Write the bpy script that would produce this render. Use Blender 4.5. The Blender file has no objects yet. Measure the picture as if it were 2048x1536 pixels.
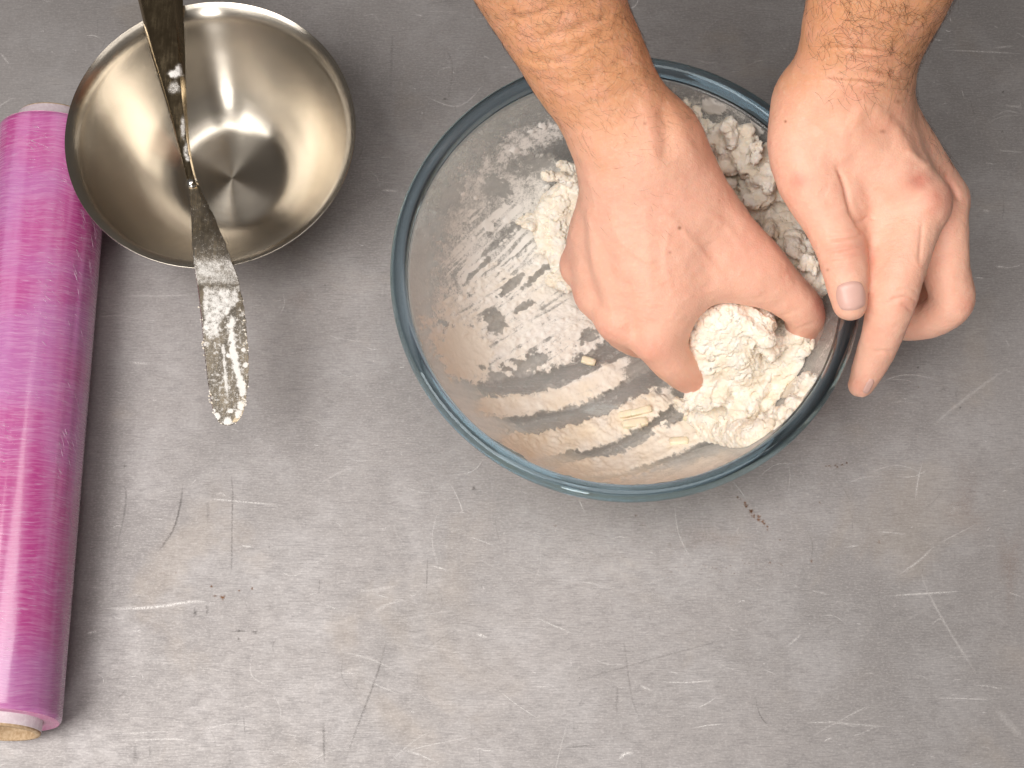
import bpy, bmesh, math, random
import numpy as np
from mathutils import Vector, Matrix

# ------------------------------------------------------------------ camera, light, exposure
scene = bpy.context.scene
COL = scene.collection
TILT, FPX, CAM_H = math.radians(15.5), 2844.44, 0.84
CAM = np.array([0.0, -CAM_H*math.tan(TILT), CAM_H])
AX_R = np.array([1.0, 0, 0])
AX_U = np.array([0, math.cos(TILT), math.sin(TILT)])
AX_D = np.array([0, math.sin(TILT), -math.cos(TILT)])

cam_data = bpy.data.cameras.new('camera')
cam_data.sensor_width = 36.0
cam_data.lens = 50.0
cam_data.clip_start = 0.01
cam_data.clip_end = 50.0
cam = bpy.data.objects.new('camera', cam_data)
cam.location = CAM
cam.rotation_euler = (TILT, 0, 0)
COL.objects.link(cam)
scene.camera = cam

world = bpy.data.worlds.new('World')
scene.world = world
world.use_nodes = True
bg = world.node_tree.nodes['Background']
bg.inputs['Color'].default_value = (1.0, 0.91, 0.84, 1)
bg.inputs['Strength'].default_value = 0.10

def area_lamp(name, loc, aim, sx, sy, power, color):
    l = bpy.data.lights.new(name, 'AREA')
    l.shape = 'RECTANGLE'; l.size = sx; l.size_y = sy
    l.energy = power; l.color = color
    o = bpy.data.objects.new(name, l)
    o.location = loc
    d = Vector(aim) - Vector(loc)
    o.rotation_euler = d.to_track_quat('-Z', 'Y').to_euler()
    COL.objects.link(o)
    return o
# a window high on the left, a lower window beyond the front edge of the worktop, and a soft ceiling light
area_lamp('window_light', (-0.76, -0.40, 1.58), (0.05, 0.05, 0.05), 0.95, 0.95, 27, (1.0, 0.965, 0.92))
area_lamp('ceiling_light', (0.18, -0.12, 1.95), (0.05, 0.0, 0), 1.0, 0.8, 12, (1.0, 0.95, 0.90))
area_lamp('front_window', (-0.45, -2.1, 0.95), (0.0, 0.1, 0.0), 0.34, 0.80, 16, (1.0, 0.97, 0.94))

scene.view_settings.view_transform = 'Standard'
scene.view_settings.look = 'None'
scene.view_settings.exposure = -0.06
scene.view_settings.gamma = 1.0
scene.view_settings.use_curve_mapping = False
scene.render.engine = 'CYCLES'
scene.cycles.use_denoising = True
scene.cycles.max_bounces = 10
scene.cycles.transparent_max_bounces = 24
scene.cycles.caustics_refractive = True
scene.cycles.sample_clamp_indirect = 4.0

# ------------------------------------------------------------------ geometry helpers
def P(px, py, z):
    """the point at height z that photograph pixel (px, py) of 2048 x 1536 looks at"""
    d = AX_D + AX_R*((px-1024)/FPX) - AX_U*((py-768)/FPX)
    return CAM + d*((z-CAM[2])/d[2])

def Q(p):
    v = np.asarray(p) - CAM
    w = v @ AX_D
    return 1024 + FPX*(v @ AX_R)/w, 768 - FPX*(v @ AX_U)/w

def link(name, mesh, mat=None, parent=None, **props):
    o = bpy.data.objects.new(name, mesh)
    COL.objects.link(o)
    if mat is not None:
        mesh.materials.clear(); mesh.materials.append(mat)
    if parent is not None:
        o.parent = parent
    for k, v in props.items():
        o[k] = v
    return o

def empty(name, loc, **props):
    o = bpy.data.objects.new(name, None)
    o.empty_display_size = 0.02
    o.location = loc
    COL.objects.link(o)
    for k, v in props.items():
        o[k] = v
    return o

def put(o, parent):
    """parent o (world-space vertices) under an Empty that stands somewhere else"""
    o.parent = parent
    l = parent.location.copy()
    p = parent.parent
    while p is not None:
        l += p.location; p = p.parent
    o.matrix_parent_inverse = Matrix.Translation(-l)
    return o

def mesh_np(name, V, F, smooth=True, attrs=None, fcols=None):
    """V (n,3), F (m,k) with k = 3 or 4, or a list of index tuples"""
    me = bpy.data.meshes.new(name)
    V = np.asarray(V, dtype=np.float32)
    if isinstance(F, np.ndarray):
        k = F.shape[1]
        me.vertices.add(len(V)); me.vertices.foreach_set('co', V.ravel())
        me.loops.add(F.size); me.loops.foreach_set('vertex_index', F.astype(np.int32).ravel())
        me.polygons.add(len(F))
        me.polygons.foreach_set('loop_start', np.arange(0, F.size, k, dtype=np.int32))
        me.polygons.foreach_set('loop_total', np.full(len(F), k, dtype=np.int32))
        me.update(calc_edges=True); me.validate()
    else:
        me.from_pydata([tuple(map(float, v)) for v in V], [], [tuple(f) for f in F])
        me.update()
    me.polygons.foreach_set('use_smooth', np.full(len(me.polygons), smooth))
    for an, av in (attrs or {}).items():
        a = me.attributes.new(an, 'FLOAT', 'POINT')
        a.data.foreach_set('value', np.asarray(av, dtype=np.float32))
    return me

def grid_faces(nu, nv, closed_u=False):
    iu = np.arange(nu if closed_u else nu-1)
    iv = np.arange(nv-1)
    a, b = np.meshgrid(iu, iv, indexing='ij')
    a2 = (a+1) % nu
    return np.stack([a*nv+b, a2*nv+b, a2*nv+b+1, a*nv+b+1], -1).reshape(-1, 4)

def lathe(profile, n, cx, cy):
    """profile (r, z) from the axis or from an edge; returns V, F"""
    pr = np.asarray(profile, float)
    th = np.linspace(0, 2*math.pi, n, endpoint=False)
    V = np.stack([cx + np.cos(th)[:, None]*pr[None, :, 0], cy + np.sin(th)[:, None]*pr[None, :, 0],
                  np.broadcast_to(pr[None, :, 1], (n, len(pr)))], -1).reshape(-1, 3)
    return V, grid_faces(n, len(pr), True)

def catmull(pts, per=8, closed=False):
    p = np.asarray(pts, float)
    if closed:
        q = np.vstack([p[-1], p, p[0], p[1]])
    else:
        q = np.vstack([2*p[0]-p[1], p, 2*p[-1]-p[-2]])
    out = []
    for i in range(1, len(q)-2):
        for t in np.linspace(0, 1, per, endpoint=False):
            a, b, c, d = q[i-1], q[i], q[i+1], q[i+2]
            out.append(0.5*((2*b) + (-a+c)*t + (2*a-5*b+4*c-d)*t*t + (-a+3*b-3*c+d)*t**3))
    if not closed:
        out.append(p[-1])
    return np.array(out)

def seg_dist2d(X, Y, poly):
    """distance from points to a polyline, and the arc parameter 0..1 at the nearest point"""
    poly = np.asarray(poly, float)
    best = np.full(X.shape, 1e9); par = np.zeros(X.shape)
    L = np.r_[0, np.cumsum(np.hypot(*np.diff(poly, axis=0).T))]
    for i in range(len(poly)-1):
        ax, ay = poly[i]; bx, by = poly[i+1]
        dx, dy = bx-ax, by-ay
        l2 = dx*dx+dy*dy+1e-9
        t = np.clip(((X-ax)*dx+(Y-ay)*dy)/l2, 0, 1)
        d = np.hypot(X-ax-t*dx, Y-ay-t*dy)
        m = d < best
        best = np.where(m, d, best)
        par = np.where(m, (L[i]+t*(L[i+1]-L[i]))/L[-1], par)
    return best, par

def _hash(ix, iy, iz, seed):
    h = (ix*374761393 + iy*668265263 + iz*2147483647 + seed*1274126177) & 0xffffffff
    h = ((h ^ (h >> 13))*1274126177) & 0xffffffff
    return ((h ^ (h >> 16)) & 0xffff)/65535.0

def vnoise(p, seed=0):
    """value noise 0..1, p (n,3) in cell units"""
    p = np.asarray(p, dtype=np.float64)
    i = np.floor(p).astype(np.int64); f = p-i
    f = f*f*(3-2*f)
    r = 0
    for dx in (0, 1):
        for dy in (0, 1):
            for dz in (0, 1):
                w = (f[..., 0] if dx else 1-f[..., 0])*(f[..., 1] if dy else 1-f[..., 1])*(f[..., 2] if dz else 1-f[..., 2])
                r = r + w*_hash(i[..., 0]+dx, i[..., 1]+dy, i[..., 2]+dz, seed)
    return r

def fbm(p, octaves=4, seed=0, gain=0.5):
    a, s, t = 1.0, 0, 0
    q = np.asarray(p, float)
    for o in range(octaves):
        s = s + a*vnoise(q*(2.03**o)+o*17.3, seed+o); t += a; a *= gain
    return s/t

def vnormals(V, F):
    n = np.cross(V[F[:, 2]]-V[F[:, 0]], V[F[:, 3]]-V[F[:, 1]])
    N = np.zeros_like(V)
    for k in range(4):
        for c in range(3):
            N[:, c] += np.bincount(F[:, k], weights=n[:, c], minlength=len(V))
    return N/(np.linalg.norm(N, axis=1, keepdims=True)+1e-12)

def sstep(a, b, x):
    t = np.clip((x-a)/(b-a), 0, 1)
    return t*t*(3-2*t)

def tubes(paths, sides=5):
    """paths: list of (pts (n,3), radii (n,)) -> one V, F of round tubes with pointed or capped ends"""
    VV, FF, o = [], [], 0
    ca = np.linspace(0, 2*math.pi, sides, endpoint=False)
    for pts, rad in paths:
        pts = np.asarray(pts, float); rad = np.broadcast_to(np.asarray(rad, float), (len(pts),))
        t = np.gradient(pts, axis=0)
        t /= np.linalg.norm(t, axis=1, keepdims=True)+1e-12
        ref = np.array([0, 0, 1.0]) if abs(t[0][2]) < 0.9 else np.array([1.0, 0, 0])
        u = np.cross(t, ref); u /= np.linalg.norm(u, axis=1, keepdims=True)+1e-12
        w = np.cross(t, u)
        V = pts[:, None, :] + rad[:, None, None]*(np.cos(ca)[None, :, None]*u[:, None, :] + np.sin(ca)[None, :, None]*w[:, None, :])
        n = len(pts)
        a, b = np.meshgrid(np.arange(n-1), np.arange(sides), indexing='ij')
        b2 = (b+1) % sides
        F = np.stack([a*sides+b, a*sides+b2, (a+1)*sides+b2, (a+1)*sides+b], -1).reshape(-1, 4)
        VV.append(V.reshape(-1, 3)); FF.append(F+o); o += n*sides
    return np.vstack(VV), np.vstack(FF)

# ------------------------------------------------------------------ material helpers
class NT:
    def __init__(self, name):
        self.m = bpy.data.materials.new(name)
        self.m.use_nodes = True
        self.t = self.m.node_tree
        self.t.nodes.clear()
        self.out = self.n('ShaderNodeOutputMaterial')
    def n(self, kind, ins=None, **kw):
        x = self.t.nodes.new(kind)
        for k, v in kw.items():
            setattr(x, k, v)
        for k, v in (ins or {}).items():
            s = x.inputs[k]
            if isinstance(v, bpy.types.NodeSocket):
                self.t.links.new(v, s)
            elif isinstance(v, bpy.types.Node):
                self.t.links.new(v.outputs[0], s)
            else:
                s.default_value = v
        return x
    def math(self, op, a, b=0.0, c=0.0, clamp=False):
        return self.n('ShaderNodeMath', {0: a, 1: b, 2: c}, operation=op, use_clamp=clamp).outputs[0]
    def mix(self, f, a, b, blend='MIX'):
        x = self.n('ShaderNodeMix', {0: f, 6: a, 7: b}, data_type='RGBA', blend_type=blend)
        return x.outputs[2]
    def attr(self, name):
        return self.n('ShaderNodeAttribute', attribute_name=name).outputs['Fac']
    def coord(self, scale=(1, 1, 1), rot=(0, 0, 0), loc=(0, 0, 0)):
        g = self.n('ShaderNodeNewGeometry')
        return self.n('ShaderNodeMapping', {'Vector': g.outputs['Position'], 'Scale': scale, 'Rotation': rot, 'Location': loc}).outputs[0]
    def noise(self, vec, scale, detail=3.0, rough=0.55, dist=0.0):
        return self.n('ShaderNodeTexNoise', {'Vector': vec, 'Scale': scale, 'Detail': detail, 'Roughness': rough, 'Distortion': dist}).outputs['Fac']
    def ramp(self, fac, a, b, lo=0.0, hi=1.0):
        return self.n('ShaderNodeMapRange', {'Value': fac, 'From Min': a, 'From Max': b, 'To Min': lo, 'To Max': hi}, interpolation_type='SMOOTHSTEP').outputs[0]
    def bump(self, h, strength=0.3, dist=0.001, normal=None):
        ins = {'Height': h, 'Strength': strength, 'Distance': dist}
        if normal is not None:
            ins['Normal'] = normal
        return self.n('ShaderNodeBump', ins).outputs[0]
    def pbsdf(self, **ins):
        return self.n('ShaderNodeBsdfPrincipled', {k.replace('_', ' '): v for k, v in ins.items()})
    def done(self, bsdf):
        self.t.links.new(bsdf.outputs[0], self.out.inputs['Surface'])
        return self.m

def rgb(*c):
    """sRGB 0..255 to a linear colour"""
    l = [((x/255+0.055)/1.055)**2.4 if x > 10 else x/255/12.92 for x in c]
    return (l[0], l[1], l[2], 1.0)
# ------------------------------------------------------------------ worktop
def mat_worktop():
    m = NT('brushed steel worktop')
    p = m.coord()
    big = m.noise(p, 5.0, 4, 0.55, 0.6)
    cloud = m.noise(p, 22.0, 6, 0.68, 0.3)
    blotch = m.noise(m.coord((1, 1.8, 1)), 85.0, 5, 0.7, 0.4)
    hair = m.noise(m.coord((110, 1500, 1), (0, 0, 0.03)), 1.0, 4, 0.7, 0.25)          # hairlines along x
    hair2 = m.noise(m.coord((1100, 150, 1), (0, 0, 0.05), (3, 7, 0)), 1.0, 4, 0.7, 0.25)   # fainter ones across
    grain = m.noise(m.coord((0.55, 1, 1)), 1000.0, 3, 0.7)
    stain = m.ramp(m.noise(m.coord(loc=(0.37, 0.1, 0)), 9.0, 4, 0.6, 0.8), 0.56, 0.72)
    c = m.mix(m.ramp(big, 0.3, 0.7), rgb(150, 146, 145), rgb(166, 161, 160))
    c = m.mix(m.math('MULTIPLY', m.ramp(cloud, 0.42, 0.70), 0.38), c, rgb(190, 187, 188))
    c = m.mix(m.math('MULTIPLY', m.ramp(blotch, 0.46, 0.72), 0.20), c, rgb(142, 138, 139))
    c = m.mix(m.math('MULTIPLY', m.ramp(hair, 0.42, 0.68), 0.46), c, rgb(128, 124, 125))
    c = m.mix(m.math('MULTIPLY', m.ramp(hair2, 0.50, 0.76), 0.24), c, rgb(130, 127, 128))
    c = m.mix(m.math('MULTIPLY', m.ramp(grain, 0.46, 0.70), 0.30), c, rgb(208, 203, 202))
    c = m.mix(m.math('MULTIPLY', stain, 0.14), c, rgb(190, 172, 150))
    r = m.math('ADD', m.math('MULTIPLY', blotch, 0.22), m.math('MULTIPLY', hair, 0.14))
    r = m.math('ADD', r, 0.40)
    h = m.math('ADD', m.math('MULTIPLY', hair, 0.6), m.math('MULTIPLY', hair2, 0.4))
    b = m.bump(h, 0.15, 0.0002)
    s = m.pbsdf(Base_Color=c, Metallic=0.70, Roughness=r, Normal=b)
    return m.done(s)

M_TABLE = mat_worktop()
tx0, tx1, ty0, ty1 = -0.75, 0.75, -0.55, 0.75
bm = bmesh.new()
bmesh.ops.create_cube(bm, size=1)
for v in bm.verts:
    v.co = Vector(((tx0 if v.co.x < 0 else tx1), (ty0 if v.co.y < 0 else ty1), (-0.04 if v.co.z < 0 else 0.0)))
bmesh.ops.bevel(bm, geom=bm.edges[:], offset=0.004, segments=3, affect='EDGES')
me = bpy.data.meshes.new('worktop'); bm.to_mesh(me); bm.free()
worktop = link('worktop', me, M_TABLE, kind='structure', label='scratched brushed stainless steel worktop under everything', category='worktop')

def mat_mark(name, col, rough, metal, alpha):
    m = NT(name)
    n = m.noise(m.coord(), 900, 3, 0.7)
    a = m.math('MULTIPLY', m.ramp(n, 0.30, 0.62), m.math('MULTIPLY', m.attr('a'), alpha))
    s = m.pbsdf(Base_Color=col, Metallic=metal, Roughness=rough, Alpha=a)
    return m.done(s)

def strips(items, z):
    """flat tapered marks; items: (pixel polyline, width in px, strength)"""
    VV, FF, AA, o = [], [], [], 0
    for poly, w, a in items:
        c = catmull(poly, 5)
        t = np.gradient(c, axis=0); t /= np.linalg.norm(t, axis=1, keepdims=True)+1e-9
        nrm = np.stack([-t[:, 1], t[:, 0]], 1)
        s = np.linspace(0, 1, len(c))
        ww = w*0.56*np.minimum(1, 4*np.minimum(s, 1-s)+0.15)
        for sg, al in ((-1, 0.0), (0, 1.0), (1, 0.0)):
            q = c + nrm*ww[:, None]*sg
            VV.append(np.array([P(x, y, z) for x, y in q]))
            AA.append(a*np.minimum(1, 3*np.minimum(s, 1-s)+0.1)*(0.15+0.85*al))
        n = len(c)
        i = np.arange(n-1)
        for k in (0, 1):
            FF.append(np.stack([o+k*n+i, o+k*n+i+1, o+(k+1)*n+i+1, o+(k+1)*n+i], -1))
        o += 3*n
    return np.vstack(VV), np.vstack(FF), np.concatenate(AA)

rng = random.Random(11)
light, dark = [], []
# the scratches that can be told apart in the photograph
light += [([(190, 1216), (260, 1217), (320, 1213), (385, 1203), (430, 1206)], 7, 0.9), ([(170, 1268), (196, 1262)], 6, 0.8),
          ([(395, 995), (480, 1003), (580, 1012)], 4, 0.8), ([(620, 980), (660, 955), (690, 940), (712, 937)], 5, 0.45),
          ([(740, 1232), (762, 1215), (785, 1206), (822, 1198)], 6, 0.5), ([(950, 1266), (975, 1275)], 7, 1.0),
          ([(480, 1091), (508, 1094)], 5, 0.9), ([(860, 1131), (895, 1140)], 4, 0.9), ([(645, 1207), (690, 1224)], 4, 0.8),
          ([(675, 1301), (740, 1318), (800, 1345)], 4, 0.5), ([(720, 1355), (800, 1390)], 4, 0.55), ([(505, 1300), (503, 1350), (545, 1376)], 4, 0.45),
          ([(255, 725), (300, 727)], 6, 0.8), ([(240, 590), (320, 592), (420, 588)], 4, 0.5), ([(232, 1482), (330, 1478), (380, 1480)], 3.5, 0.7),
          ([(233, 1468), (350, 1462)], 3, 0.6), ([(1840, 1130), (1850, 1170), (1880, 1230), (1910, 1280), (1935, 1320), (1965, 1370)], 6, 0.42),
          ([(1790, 1155), (1840, 1120), (1870, 1090)], 5, 0.6), ([(1765, 1193), (1850, 1187), (1935, 1182)], 4, 0.8), ([(1985, 1410), (2020, 1450), (2048, 1480)], 16, 0.35),
          ([(1870, 850), (1890, 830), (1960, 775), (2040, 720)], 8, 0.35), ([(1830, 1005), (1836, 960), (1846, 920)], 4, 0.6),
          ([(1572, 1000), (1580, 960), (1576, 930), (1560, 915)], 3, 0.3), ([(1870, 1090), (1960, 1045)], 3, 0.5), ([(1690, 1095), (1720, 1090)], 4, 0.6),
          ([(1570, 1295), (1590, 1280), (1605, 1266)], 5, 0.5), ([(1640, 1440), (1700, 1448), (1800, 1455)], 5, 0.5), ([(1610, 1480), (1700, 1430), (1745, 1408)], 4, 0.45),
          ([(1068, 1233), (1110, 1252), (1150, 1268)], 4, 0.7), ([(1278, 1370), (1305, 1382)], 5, 0.8), ([(1850, 1395), (1950, 1398), (1985, 1399)], 3, 0.7),
          ([(1880, 100), (1960, 103), (2048, 108)], 3, 0.7), ([(1985, 96), (2030, 92)], 5, 0.5), ([(1990, 300), (2048, 305)], 4, 0.5), ([(1965, 420), (1980, 423)], 6, 0.7),
          ([(1945, 555), (1970, 556)], 4, 0.9), ([(1990, 532), (2012, 535)], 5, 0.8), ([(2005, 210), (2045, 215)], 5, 0.6), ([(760, 380), (800, 383)], 5, 0.8),
          ([(20, 130), (0, 105)], 5, 0.5), ([(1236, 1520), (1250, 1508), (1270, 1506)], 8, 1.0), ([(1620, 1180), (1660, 1190)], 4, 0.5),
          ([(800, 1506), (860, 1490), (960, 1470)], 3, 0.5), ([(760, 1540), (830, 1480), (870, 1460)], 4, 0.4), ([(805, 1500), (840, 1510), (880, 1528)], 5, 0.7)]
dark += [([(367, 955), (362, 1000), (350, 1050), (330, 1085), (308, 1112)], 5, 0.8), ([(245, 970), (252, 985), (248, 1030), (235, 1090)], 4, 0.5),
         ([(460, 938), (465, 980), (464, 1050), (463, 1130), (460, 1150)], 4, 0.55), ([(416, 1000), (415, 1050)], 8, 0.35), ([(775, 1270), (757, 1340), (720, 1440), (685, 1535)], 5, 0.5),
         ([(855, 1110), (853, 1190)], 3, 0.6), ([(640, 1155), (637, 1192)], 3, 0.5), ([(646, 1440), (649, 1530)], 5, 0.7), ([(487, 1430), (490, 1470)], 3, 0.6),
         ([(1245, 1270), (1250, 1300), (1265, 1400), (1290, 1460)], 4, 0.3), ([(1235, 1370), (1233, 1430)], 6, 0.4), ([(1175, 1402), (1160, 1410), (1165, 1396)], 4, 0.4),
         ([(1510, 1390), (1520, 1430), (1542, 1458)], 3, 0.6), ([(1130, 1495), (1200, 1490)], 4, 0.5), ([(1140, 1365), (1300, 1320), (1500, 1265)], 4, 0.35),
         ([(875, 80), (905, 130), (890, 230)], 4, 0.25), ([(785, 60), (782, 160)], 6, 0.3), ([(1610, 1050), (1625, 1090), (1620, 1130)], 3, 0.3)]
for i in range(1000):
    x, y = rng.uniform(-60, 2110), rng.uniform(-60, 1600)
    L = rng.choice([6, 8, 10, 14, 18, 22, 35, 60, 110])*rng.uniform(0.6, 1.4)
    a = rng.gauss(0.02, 0.22) if rng.random() < 0.75 else rng.uniform(0, 3.14)
    bend = rng.gauss(0, 0.10)*L
    ca, sa = math.cos(a), math.sin(a)
    light.append(([(x-L/2*ca, y-L/2*sa), (x-bend*sa, y+bend*ca), (x+L/2*ca, y+L/2*sa)], rng.uniform(1.3, 3.0), rng.uniform(0.15, 0.9)**1.5))
for i in range(200):
    x, y = rng.uniform(-60, 2110), rng.uniform(-60, 1600)
    L = rng.choice([10, 20, 40, 70])*rng.uniform(0.6, 1.4)
    a = rng.gauss(1.57, 0.2) if rng.random() < 0.6 else rng.uniform(0, 3.14)
    bend = rng.gauss(0, 0.08)*L
    ca, sa = math.cos(a), math.sin(a)
    dark.append(([(x-L/2*ca, y-L/2*sa), (x-bend*sa, y+bend*ca), (x+L/2*ca, y+L/2*sa)], rng.uniform(1.6, 3.5), rng.uniform(0.1, 0.4)))
V, F, A = strips(light, 0.00008)
link('scratches', mesh_np('scratches', V, F, attrs={'a': A}), mat_mark('bright scratch', rgb(246, 242, 240), 0.42, 0.2, 0.85), worktop, kind='stuff')
V, F, A = strips(dark, 0.00012)
link('dark_scratches', mesh_np('dark_scratches', V, F, attrs={'a': A}), mat_mark('dark scratch', rgb(84, 80, 78), 0.6, 0.3, 0.6), worktop, kind='stuff')

def blots(items, z):
    """irregular flat stains: (px, py, radius_x, radius_y, strength)"""
    VV, FF, AA, o = [], [], [], 0
    for x, y, rx, ry, a in items:
        n = 14
        ph = rng.uniform(0, 6)
        VV.append(P(x, y, z)[None]); AA.append([a])
        ring = []
        for k in range(n):
            t = 2*math.pi*k/n
            w = 0.75+0.2*math.sin(3*t+ph)+0.15*math.sin(5*t+2*ph)
            ring.append(P(x+rx*w*math.cos(t), y+ry*w*math.sin(t), z))
        VV.append(np.array(ring)); AA.append([0.0]*n)
        FF += [(o, o+1+k, o+1+(k+1) % n) for k in range(n)]
        o += n+1
    return np.vstack(VV), np.array(FF), np.concatenate(AA)
rust = [(445, 1195, 9, 8, 1.0), (423, 1172, 4, 7, 0.9), (478, 1181, 4, 3, 0.9), (504, 1177, 4, 5, 0.9), (352, 1146, 4, 3, 0.7), (430, 1192, 7, 4, 0.6), (325, 1146, 9, 2, 0.4),
        (1272, 1031, 5, 3, 0.9), (1310, 1019, 3, 4, 0.7), (1110, 1052, 6, 4, 0.5), (1758, 1084, 4, 6, 0.8), (1623, 1122, 4, 6, 0.7), (1540, 1126, 5, 5, 0.6), (1285, 1050, 10, 4, 0.5),
        (1640, 1005, 4, 4, 0.7), (1643, 968, 5, 3, 0.6), (1475, 995, 5, 4, 0.6), (1560, 1080, 3, 3, 0.7), (1837, 775, 3, 3, 0.9), (1340, 1090, 5, 6, 0.4), (600, 600, 50, 35, 0.10), (1420, 1075, 120, 35, 0.12), (1930, 1010, 60, 130, 0.12), (2020, 1130, 40, 120, 0.16)]
for k in range(14):
    f = k/13
    rust.append((1476+62*f+rng.gauss(0, 2), 992+68*f+rng.gauss(0, 2), 3+4*math.sin(3*f), 3+4*math.sin(3*f), 1.0))
for k in range(10):
    rust.append((1655+40*k/9+rng.gauss(0, 2), 933-6*k/9+rng.gauss(0, 2), 4, 3, 0.8))
for k in range(24):
    rust.append((1330+rng.random()*240, 1120+rng.random()*28, 3, 2, 0.5))
grime = [(390, 1225, 7, 14, 0.6), (414, 1220, 5, 15, 0.6), (480, 1262, 22, 5, 0.6), (510, 1264, 10, 6, 0.7), (477, 1278, 6, 5, 0.6), (948, 977, 7, 8, 0.9), (270, 1510, 8, 30, 0.3), (300, 1505, 6, 22, 0.3),
         (2006, 184, 4, 4, 1.0), (2005, 263, 3, 3, 0.9), (1159, 1355, 2, 2, 1.0), (250, 932, 5, 4, 0.6), (650, 570, 3, 3, 0.7), (752, 290, 12, 5, 0.15), (890, 198, 7, 4, 0.7), (538, 1094, 3, 3, 0.7), (1920, 815, 4, 4, 0.9), (1836, 735, 4, 4, 0.7)]
pale = [(1155, 1352, 9, 8, 0.6), (1160, 1376, 11, 10, 0.6), (1170, 1352, 7, 7, 0.5), (1122, 1373, 8, 7, 0.5), (1150, 1392, 10, 6, 0.6), (1182, 1360, 6, 6, 0.45), (1910, 1017, 20, 18, 0.55), (1150, 1110, 90, 60, 0.25), (1010, 1160, 10, 9, 0.4), (1035, 1163, 8, 8, 0.4), (1072, 1163, 10, 8, 0.4), (1280, 1218, 22, 14, 0.4), (1460, 1215, 70, 16, 0.35), (1540, 1232, 60, 14, 0.3), (1300, 1190, 30, 18, 0.3), (1930, 1480, 25, 12, 0.4), (1085, 1340, 12, 10, 0.4), (1380, 1180, 40, 18, 0.25), (1200, 1190, 24, 18, 0.25)]  # water spots; the broad patch below the glass bowl is a painted window reflection
for nm, it, c, rr, al, z in (('rust_specks', rust, rgb(140, 88, 36), 0.8, 0.95, 0.00016), ('grime_spots', grime, rgb(58, 54, 52), 0.8, 0.8, 0.0002), ('water_spots_and_sheen', pale, rgb(225, 220, 217), 0.6, 0.55, 0.00024)):
    V, F, A = blots(it, z)
    link(nm, mesh_np(nm, V, F, attrs={'a': A}), mat_mark(nm, c, rr, 0.0, al), worktop, kind='stuff')
# ------------------------------------------------------------------ glass mixing bowl
GB = (0.0628, 0.0375)
G_IN = np.array([(0.0, 0.0062), (0.030, 0.0062), (0.052, 0.0068), (0.068, 0.0090), (0.082, 0.0140), (0.0935, 0.0225), (0.1020, 0.0340), (0.1085, 0.0490), (0.1135, 0.0650), (0.1175, 0.0810), (0.1205, 0.0950)])
G_OUT = np.array([(0.1248, 0.0935), (0.1218, 0.0800), (0.1180, 0.0640), (0.1132, 0.0470), (0.1064, 0.0310), (0.0972, 0.0185), (0.0850, 0.0088), (0.0700, 0.0026), (0.0600, 0.0004), (0.0480, 0.0012), (0.020, 0.0014), (0.0, 0.0014)])
G_INC = catmull(G_IN, 10); G_INC[:, 0] = np.maximum(G_INC[:, 0], 0)
def mat_glass_wall():
    m = NT('clear bowl glass')
    lw = m.n('ShaderNodeLayerWeight', {'Blend': 0.5})
    f = m.math('ADD', m.math('MULTIPLY', m.math('POWER', lw.outputs['Facing'], 4.0), 0.85), 0.035)
    tr = m.n('ShaderNodeBsdfTransparent', {'Color': (0.955, 0.972, 0.968, 1)})
    gl = m.n('ShaderNodeBsdfGlossy', {'Roughness': 0.03, 'Color': (0.95, 1.0, 1.0, 1)})
    mx = m.n('ShaderNodeMixShader', {0: f, 1: tr.outputs[0], 2: gl.outputs[0]})
    return m.done(mx)
def mat_glass_rim():
    m = NT('thick rim glass')
    s = m.n('ShaderNodeBsdfGlass', {'Color': (0.66, 0.76, 0.82, 1), 'Roughness': 0.0, 'IOR': 1.48})
    return m.done(s)
gbowl = empty('glass_mixing_bowl', (GB[0], GB[1], 0), label='large clear glass mixing bowl with a thick blue-tinted rim, dusted with flour', category='bowl')
V, F = lathe(np.vstack([G_INC, catmull(G_OUT, 8)]), 220, GB[0], GB[1])
V[:, 2] = np.maximum(V[:, 2], 0.0003)
put(link('bowl_wall', mesh_np('bowl_wall', V, F), mat_glass_wall()), gbowl)
rim = catmull([(0.1208, 0.0962), (0.1230, 0.0946), (0.1258, 0.0945), (0.1287, 0.0960), (0.1300, 0.0992), (0.1296, 0.1028), (0.1276, 0.1050), (0.1246, 0.1055), (0.1220, 0.1043), (0.1209, 0.1010)], 6, closed=True)
V, F = lathe(np.vstack([rim, rim[:1]]), 260, GB[0], GB[1])
n = len(rim)+1
# weld the seam of the section
idx = np.arange(len(V)).reshape(260, n); idx[:, -1] = idx[:, 0]
put(link('rim', mesh_np('rim', V, idx.ravel()[F]), mat_glass_rim()), gbowl)

def rin(z):
    return np.interp(z, G_INC[:, 1], G_INC[:, 0])
_hz = np.linspace(0.1, 0.0064, 400)
def bowl_hit(px, py):
    """where the line of sight through a photograph pixel meets the inside of the glass bowl"""
    d = AX_D + AX_R*((px-1024)/FPX) - AX_U*((py-768)/FPX)
    pts = CAM + d[None]*((_hz-CAM[2])/d[2])[:, None]
    out = np.hypot(pts[:, 0]-GB[0], pts[:, 1]-GB[1]) > rin(_hz)
    k = np.argmax(out) if out.any() and not out[0] else (len(_hz)-1)
    return pts[k]
# ------------------------------------------------------------------ roll of pink cling film, axis along y
ROLL_X, ROLL_R = -0.2830, 0.0330
ROLL_Y0, ROLL_Y1 = -0.2020, 0.1515
CORE_R, CORE_IN = 0.0222, 0.0195
roll = empty('cling_film_roll', (ROLL_X, (ROLL_Y0+ROLL_Y1)/2, 0.0), label='roll of glossy magenta cling film lying along the edge of the worktop', category='cling film')

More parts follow.
